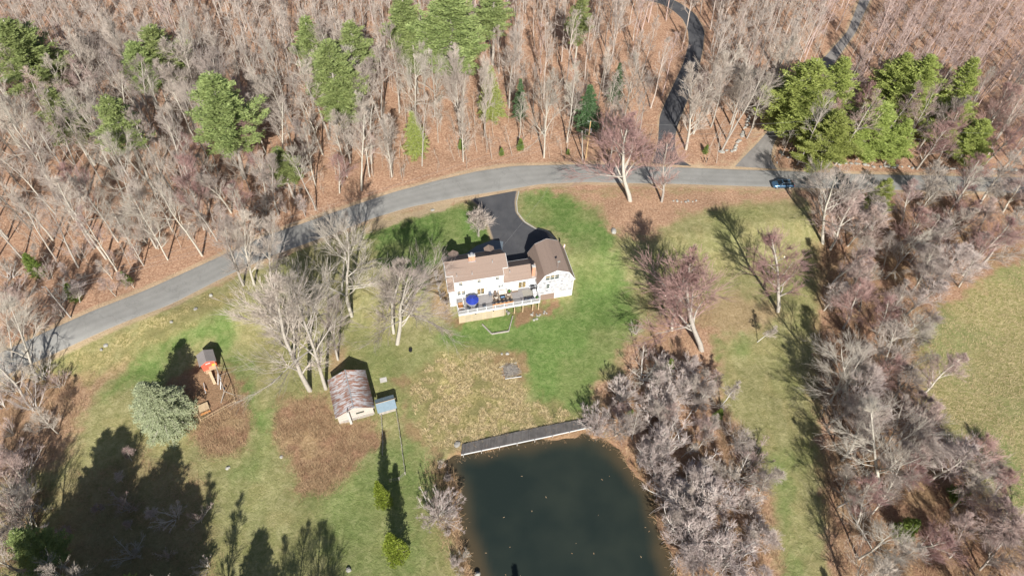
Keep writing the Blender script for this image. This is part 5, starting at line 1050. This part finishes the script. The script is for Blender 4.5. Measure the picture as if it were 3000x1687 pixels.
cand.sort(key=lambda c_: c_[1]-.15*abs(c_[0])*0)
LM = [(200, 'far left woods'), (400, 'woods by the leftmost pines'), (560, 'woods by the paired pines'), (720, 'woods by the ragged pine'), (900, 'woods past the ragged pine'), (1060, 'woods by the dense pine cluster'), (1240, 'woods under the layered pine'), (1420, 'woods past the layered pine'), (1600, 'woods left of the tan pole'), (1780, 'woods right of the tan pole'), (2000, 'woods left of the curving drive'), (2180, 'woods right of the curving drive'), (2400, 'woods along the side road'), (2600, 'woods behind the right hemlocks'), (2800, 'woods past the right hemlocks'), (9999, 'far right woods')]
def where(u_, v_):
    a = [n_ for lim, n_ in LM if u_ < lim][0]
    edge = np.interp(u_, [0, 272, 582, 1000, 1400, 3000], [1030, 900, 770, 605, 490, 505]); d = edge-v_
    return a, ('by the verge' if d < 45 else 'near the road' if d < 110 else 'farther back' if d < 190 else 'midway up' if d < 290 else 'far upslope')
NB = 215; LIGHT = []
for i, (x_, y_, u_, v_, opn) in enumerate(cand):
    z_ = float(ground0(x_, y_)); h = rng.uniform(16, 23)*(.92 if opn else 1)
    if opn: h = rng.uniform(13, 22)
    red = u_ > 2350 or rng.random() < .12
    key, vi = ('forest', rng.randrange(4)) if not red else (('forest', 4) if rng.random() < .6 else ('red', rng.randrange(3)))
    k9 = rng.random()
    if k9 < .14: key, vi = 'oak', rng.randrange(3)
    elif k9 < .26: key, vi = 'grey', rng.randrange(3)
    if red and key == 'red': h *= .8
    wd = .72 if key == 'oak' else rng.uniform(.85, 1.3) if not opn else rng.uniform(.6, 1.)
    if not opn: h = rng.choice((h, h, h*.8))
    if i < NB:
        look = ('reddish ' if red else '')+('tall ' if h > 19 else 'short ' if h < 17 else '')+('narrow ' if wd < .85 else 'broad ' if wd > 1.05 else '')+('forked tree' if key == 'oak' else 'bare tree')
        plant(key, vi, Vector((x_, y_, z_)), h, rng.uniform(0, 6.28), look+' in the '+' '.join(where(u_, v_)), 'bare tree', 'bare trees of the '+where(u_, v_)[0], (rng.uniform(-1.2, 1.2), rng.uniform(-1.2, 1.2)), None, wd)
    else: LIGHT.append((x_, y_, z_, h, wd, red))
print('light', len(LIGHT))
def seg_array(S): return np.array([[*s[0], *s[1], s[2], s[3]] for s in S])
def xform(A, x_, y_, z_, s, wd, rz, tilt=(0, 0)):
    c_, s_ = math.cos(rz), math.sin(rz); o = A.copy()
    for k in (0, 3):
        xx = A[:, k]*s*wd; yy = A[:, k+1]*s*wd; zz = A[:, k+2]*s
        o[:, k] = xx*c_-yy*s_+x_+zz*tilt[0]; o[:, k+1] = xx*s_+yy*c_+y_+zz*tilt[1]; o[:, k+2] = zz+z_
    o[:, 6:] *= s; return o
def segmesh_arr(name, A, n, mt, smooth=False):
    me = segmesh(name, [(a[:3], a[3:6], a[6], a[7]) for a in A], n, smooth); me.materials.append(M[mt]); return me
light_src = []
for sd_ in (10, 12, 14):
    T, TW = bare_tree(sd_, 20, 'forest'); A = np.concatenate([seg_array(T), seg_array(TW)]); big = A[:, 6] > .0145; keep = big | (np.random.RandomState(1).rand(len(A)) < .42)
    A = A[keep]; A[A[:, 6] < .0145, 6:] *= 1.7; light_src.append(A)
parts = [[], []]
for k, (x_, y_, z_, h, wd, red) in enumerate(LIGHT): parts[1 if red else 0].append(xform(light_src[k % 3], x_, y_, z_, h/20, wd, k*1.7, (rng.uniform(-.05, .05), rng.uniform(-.05, .05))))
# --- saplings and understorey stems
def sapling(rn, h):
    S = []; d = np.array([rn.normal(0, .06), rn.normal(0, .06), 1.]); q = np.zeros(3)
    for i in range(3): d = unit(d+rn.normal(0, .06, 3)); q2 = q+d*h/3; S.append((q, q2, .035*(1-.25*i), .035*(.75-.25*i)+.006)); q = q2
    for k in range(10):
        t = rn.uniform(.3, 1); a = d*h*t; L_ = h*.22*(1.3-t); e = rot_to(rn, unit(d), rad(rn.uniform(25, 55))); S.append((a, a+e*L_, .013, .008))
        for _ in range(3): b0 = a+e*L_*rn.uniform(.3, 1); S.append((b0, b0+rot_to(rn, e, .6)*L_*.5, .009, .006))
    return seg_array(S)
rn = np.random.RandomState(9); sap = [sapling(rn, 1.0*5) for _ in range(8)]; sp2 = []; nS = 0
while nS < 1900:
    x_ = rn.uniform(-160, 165); y_ = rn.uniform(85, 215); z_ = float(ground0(x_, y_)); u_, v_ = proj((x_, y_, z_))
    if not (-50 < u_ < 3050 and -50 < v_) or not inpoly(np.array([u_]), np.array([v_]), north)[0] or not ok_far(x_, y_, .7): continue
    if inpoly(np.array([x_]), np.array([y_]), clear)[0]: continue
    sp2.append(xform(sap[nS % 8], x_, y_, z_, rn.uniform(.5, 1.9), 1, rn.uniform(0, 6.28))); nS += 1
for i, (pp, mt, lb) in enumerate(((parts[0], 'twig', 'mass of leafless grey woods filling the far hillside'), (parts[1], 'twigred', 'mass of leafless reddish woods filling the far right hillside'), (sp2, 'twigpale', 'thin leafless saplings and undergrowth on the forest floor'))):
    if pp: tag(link(['far_woods', 'far_woods', 'saplings'][i], segmesh_arr('woods', np.concatenate(pp), 3, mt), None), lb, ['woods', 'woods', 'undergrowth'][i], None, 'stuff')

# --- tree belts on the right and around the pond
def belt(poly, n, md, kinds, hr, label, group, seed, cat='bare tree', name=None, widr=(.8, 1.2), lean=.8, extra=None):
    r_ = random.Random(seed); P_ = vp(*poly); xs = [p[0] for p in P_]; ys = [p[1] for p in P_]; got = []; t_ = 0
    while len(got) < n and t_ < 6000:
        t_ += 1; x_ = r_.uniform(min(xs), max(xs)); y_ = r_.uniform(min(ys), max(ys))
        if not inpoly(np.array([x_]), np.array([y_]), P_)[0] or any(math.hypot(x_-a, y_-c_) < md for a, c_ in got): continue
        if sdist(np.array([x_]), np.array([y_]), road_poly)[0] < 1 or sdist(np.array([x_]), np.array([y_]), POND)[0] < .3: continue
        got.append((x_, y_)); key = r_.choice(kinds); h = r_.uniform(*hr); u_, v_ = proj((x_, y_, -3))
        plant(key, r_.randrange(3), Vector((x_, y_, gz(x_, y_)-.05)), h, r_.uniform(0, 6.28), label(u_/K, v_/K, key, h), cat, group, (r_.uniform(-lean, lean), r_.uniform(-lean, lean)), name or KN.get(key, 'bare_tree'), r_.uniform(*widr)*(.7 if key == 'oak' else 1))
    return got
def lab_r(u, v, key, h):
    return ('tall ' if h > 12.5 else '')+('red budded tree' if key == 'red' else 'pinkish grey tree' if key == 'redgrey' else 'bare grey tree' if key == 'grey' else 'slim bare tree' if key == 'forest' else 'wide limbed bare tree' if key == 'oak' else 'white birch' if key == 'birch' else 'leafless thicket')+(' in the tree belt, ' if h > 10.5 else ', low, in the tree belt, ')+('just below the road' if v < 600 else 'below the road' if v < 700 else 'beside the farmhouse lawn' if v < 850 else 'above the great pale tree' if v < 980 else 'beside the great pale tree' if v < 1120 else 'beside the pond' if v < 1300 else 'near the bottom')+(', field side' if u > 2380 else ', middle' if u > 2220 else ', path side')
belt(((2060, 620), (2290, 500), (2620, 490), (2640, 600), (2450, 690), (2340, 800), (2330, 1030), (2440, 1180), (2560, 1300), (2640, 1420), (2620, 1540), (2130, 1540), (2085, 1280), (2080, 1050), (2070, 850)), 88, 3.2, ['redgrey', 'grey', 'oak', 'redgrey', 'grey', 'red'], (9, 14.5), lab_r, 'bare trees in the belt beside the hay field', 5, widr=(1.1, 1.7), lean=2.)
def lab_p(u, v, key, h): return ('tall ' if h > 7 else 'low ' if h < 5.2 else '')+('white stemmed birch' if key == 'birch' else 'rounded leafless bush' if key == 'shrub' else 'leafless thicket' if key == 'thick' else 'bare grey tree' if key == 'grey' else 'pinkish grey tree')+' in the pond side tangle, '+('at its upper end' if v < 1020 else 'level with the boardwalk' if v < 1110 else 'by the upper pond' if v < 1200 else 'halfway down the pond' if v < 1320 else 'by the lower pond')+(', water side' if u < 1690 else ', middle' if u < 1800 else ', path side')
belt(((1520, 1010), (1620, 950), (1760, 930), (1830, 1030), (1900, 1180), (1950, 1300), (1975, 1480), (1740, 1520), (1690, 1380), (1650, 1280), (1600, 1150), (1530, 1090)), 60, 2.1, ['thick', 'redgrey', 'shrub', 'birch', 'grey', 'shrub'], (4.5, 8.5), lab_p, 'leafless tangle between pond and path', 6, 'shrub', None, (1., 1.7), 3.)
belt(((1590, 780), (1660, 720), (1720, 800), (1700, 930), (1620, 940), (1590, 880)), 7, 2.5, ['thick', 'red'], (3, 6), lambda u, v, k, h: ('low red budded tree' if k == 'red' else 'leafless thicket')+' on the lawn edge left of the large red maple', 'lawn edge growth', 7, 'shrub')
belt(((1270-180, 690), (1110, 690), (1125, 780), (1105, 790)), 5, 1.0, ['shrub'], (1.2, 2.0), lambda u, v, k, h: 'low leafless bush against the left wall of the farmhouse', 'bushes against the left wall of the farmhouse', 8, 'bush', 'bush')
belt(((0, 960), (110, 930), (200, 990), (130, 1140), (0, 1200)), 9, 3, ['thick', 'grey'], (4, 8), lambda u, v, k, h: ('tall ' if h > 6 else 'low ')+('leafless thicket' if k == 'thick' else 'bare tree')+' in the leaf litter at the left edge, '+('upper side' if v < 1000 else 'middle' if v < 1080 else 'lower side')+(' by the lawn' if u > 90 else ''), 'growth at the left edge below the road', 9)
belt(((0, 1180), (100, 1230), (150, 1330), (130, 1449), (0, 1449)), 9, 2.6, ['grey', 'thick', 'redgrey'], (7, 12), lambda u, v, k, h: ('leafless thicket' if k == 'thick' else 'tall bare tree' if h > 9.5 else 'lower bare tree')+' in the brush at the lower left corner'+(', upper side' if v < 1300 else ', bottom side'), 'growth in the lower left corner', 11)
belt(((1085, 1160), (1150, 1150), (1140, 1240), (1150, 1340), (1215, 1449), (1150, 1449), (1110, 1350), (1090, 1240)), 7, 1.8, ['thick', 'shrub'], (1.2, 2.3), lambda u, v, k, h: 'low leafless bush on the left pond bank, '+('above the round bush' if v < 1260 else 'just below the round bush' if v < 1360 else 'at the bottom'), 'low bushes on the left pond bank', 12, 'bush', 'bush')
belt(((2600, 640), (2640, 520), (2700, 520), (2700, 640)), 5, 3, ['grey'], (8, 12), lambda u, v, k, h: 'bare grey tree just outside the right edge', 'trees past the right edge', 10)

belt(((180, 1210), (350, 1130), (500, 1200), (530, 1449), (150, 1449)), 12, 3.2, ['thick', 'redgrey'], (2.5, 4.5), lambda u, v, k, h: ('leafless thicket' if k == 'thick' else 'small bare tree')+' in the shaded brush of the lower left, '+('upper' if v < 1280 else 'middle' if v < 1370 else 'bottom')+(' left' if u < 280 else ' centre' if u < 410 else ' right'), 'shaded brush of the lower left', 15, 'undergrowth', None, (1.1, 1.6), .8)
# leafless thickets on the forest floor
belt(((-20, 880), (140, 850), (560, 660), (800, 560), (700, 470), (300, 560), (-20, 700)), 34, 3., ['thick', 'redgrey'], (3, 6.5), lambda u, v, k, h: ('leafless thicket' if k == 'thick' else 'small bare tree')+' under the roadside woods, '+('far left' if u < 200 else 'by the left utility pole' if u < 330 else 'left of the road clump' if u < 480 else 'behind the road clump' if u < 640 else 'at the road bend')+(', near the verge' if v > 700-.25*(u-300) else ', deeper in'), 'undergrowth above the road on the left', 14, 'undergrowth', None, (1., 1.5), 1.)
# --- grass, leaves, bramble as stuff
def scatter_poly(rn, poly, n, px=True):
    P_ = vp(*poly) if px else poly; xs = [p[0] for p in P_]; ys = [p[1] for p in P_]; x_ = rn.uniform(min(xs), max(xs), n*4); y_ = rn.uniform(min(ys), max(ys), n*4); m = inpoly(x_, y_, P_); return x_[m][:n], y_[m][:n]
def blades(rn, x_, y_, L_, wd, up, nper, spread, bend=None):
    N_ = len(x_); z_ = ground(x_, y_); c = np.stack([x_, y_, z_], 1).repeat(nper, 0)+rn.normal(0, spread, (N_*nper, 3))*(1, 1, 0)
    a = rn.uniform(0, 6.28, N_*nper); d = np.stack([np.cos(a), np.sin(a), np.full(N_*nper, up)*rn.uniform(.4, 1.4, N_*nper)], 1); d /= np.linalg.norm(d, axis=1)[:, None]
    s = np.stack([-np.sin(a), np.cos(a), np.zeros(N_*nper)], 1); L_ = L_*rn.uniform(.5, 1.3, (N_*nper, 1))
    c[:, 2] -= .03; return np.stack([c-s*wd/2, c+s*wd/2, c+d*L_+s*wd*.15, c+d*L_-s*wd*.15], 1)
def quadstuff(name, Q, m, label, cat): me = npmesh(name, Q.reshape(-1, 3), np.arange(len(Q)*4).reshape(-1, 4)); tag(link(name, me, m), label, cat, None, 'stuff')
rn = np.random.RandomState(21)
x_, y_ = scatter_poly(rn, ((1030, 970), (1100, 905), (1230, 885), (1310, 910), (1325, 1000), (1470, 1050), (1300, 1100), (1150, 1135), (1070, 1120), (1045, 1050)), 5200)
M['drygrass'] = mat('dry_grass', (.34, .26, .12), .95, scale=1.2, col2=(.62, .50, .30)); M['greengrass'] = mat('green_grass', (.12, .2, .03), .95, scale=.8, col2=(.26, .32, .08)); M['bramble'] = mat('bramble_canes', (.22, .13, .07), .95, scale=.5, col2=(.52, .37, .22)); M['reed'] = mat('reed_stalks', (.40, .20, .08), .9, scale=1.5, col2=(.66, .50, .32))
k_ = vnoise(x_, y_, 1.1, 21)*.65+vnoise(x_, y_, 3.5, 22)*.35 > .46; x_ = x_[k_]; y_ = y_[k_]
quadstuff('dry_tussock_grass', blades(rn, x_, y_, .55, .07, .6, 6, .13), M['drygrass'], 'lumpy tufts of dry straw coloured grass above the boardwalk', 'dry grass')
allx = []; ally = []
for poly, n in ((((490, 1050), (600, 975), (625, 1040), (630, 1090), (600, 1140), (540, 1150), (480, 1110)), 1300), (((700, 1010), (830, 1000), (850, 1070), (950, 1060), (960, 1100), (900, 1160), (830, 1240), (740, 1240), (730, 1180), (690, 1080)), 3400),
                (((1080, 1150), (1150, 1150), (1145, 1330), (1215, 1449), (1160, 1449), (1105, 1330)), 900), (((150, 1220), (350, 1130), (510, 1200), (540, 1460), (120, 1460)), 900), (((-20, 1180), (110, 1230), (160, 1449), (-20, 1449)), 1200), (((1500, 1000), (1700, 900), (1800, 990), (1900, 1150), (1970, 1449), (1740, 1500), (1600, 1150)), 5000), (((2060, 650), (2300, 500), (2620, 500), (2620, 620), (2450, 700), (2335, 800), (2325, 1060), (2430, 1180), (2620, 1400), (2620, 1500), (2110, 1500), (2080, 1250), (2060, 1000)), 11000), (((0, 960), (250, 940), (240, 980), (140, 1150), (0, 1230)), 1500), (((1620, 700), (1700, 650), (1800, 800), (1700, 930), (1610, 880)), 800)):
    a, b_ = scatter_poly(rn, poly, n); allx.append(a); ally.append(b_)
x_ = np.concatenate(allx); y_ = np.concatenate(ally); x_ = x_+rn.normal(0, .7, len(x_)); y_ = y_+rn.normal(0, .7, len(x_)); k_ = (sdist(x_, y_, POND) > .2) & (vnoise(x_, y_, 1.4, 23)*.6+vnoise(x_, y_, 4, 24)*.4 > .42); x_ = x_[k_]; y_ = y_[k_]
quadstuff('bramble', blades(rn, x_, y_, .95, .035, .8, 5, .25), M['bramble'], 'tangled brown bramble canes and brush', 'brush')
x_, y_ = scatter_poly(rn, ((2330, 870), (2350, 800), (2440, 735), (2590, 650), (2650, 640), (2650, 1400), (2560, 1300), (2440, 1180), (2340, 1050)), 4500)
quadstuff('hay_grass', blades(rn, x_, y_, .5, .07, .35, 4, .2), M['drygrass'], 'wind-laid dry grass of the hay field', 'hay grass')
fx = rn.uniform(-10, 24, 420); fy = rn.uniform(24, 56, 420); k_ = sdist(fx, fy, POND) < -.3; k_ &= (rn.rand(420) < .06) | (sdist(fx, fy, POND) > -1.8); fx = fx[k_]; fy = fy[k_]; n_ = len(fx)
a = rn.uniform(0, 6.28, n_); L_ = rn.uniform(.03, .16, n_)[:, None]; c = np.stack([fx, fy, np.full(n_, -4.765)], 1); d = np.stack([np.cos(a), np.sin(a), a*0], 1); s_ = np.stack([-np.sin(a), np.cos(a), a*0], 1)*.03
quadstuff('floating_leaves', np.stack([c-d*L_-s_, c+d*L_-s_, c+d*L_+s_, c-d*L_+s_], 1), M['reed'], 'scattered leaves and reed bits floating on the pond', 'leaves')
# reeds on the pond margin
pr = np.array(POND); s = np.r_[0, np.cumsum(np.hypot(*np.diff(np.vstack([pr, pr[:1]]), axis=0).T))]; t = rn.uniform(0, s[-1], 1500); pc = np.vstack([pr, pr[:1]])
x_ = np.interp(t, s, pc[:, 0])+rn.normal(0, .5, 1500); y_ = np.interp(t, s, pc[:, 1])+rn.normal(0, .5, 1500); k_ = y_ > 20
quadstuff('reeds', blades(rn, x_[k_], y_[k_], 1.1, .045, .35, 3, .2), M['reed'], 'broken orange and straw reeds lying along the pond margin', 'reeds')
print(ntree, 'objects', len(bpy.data.objects))
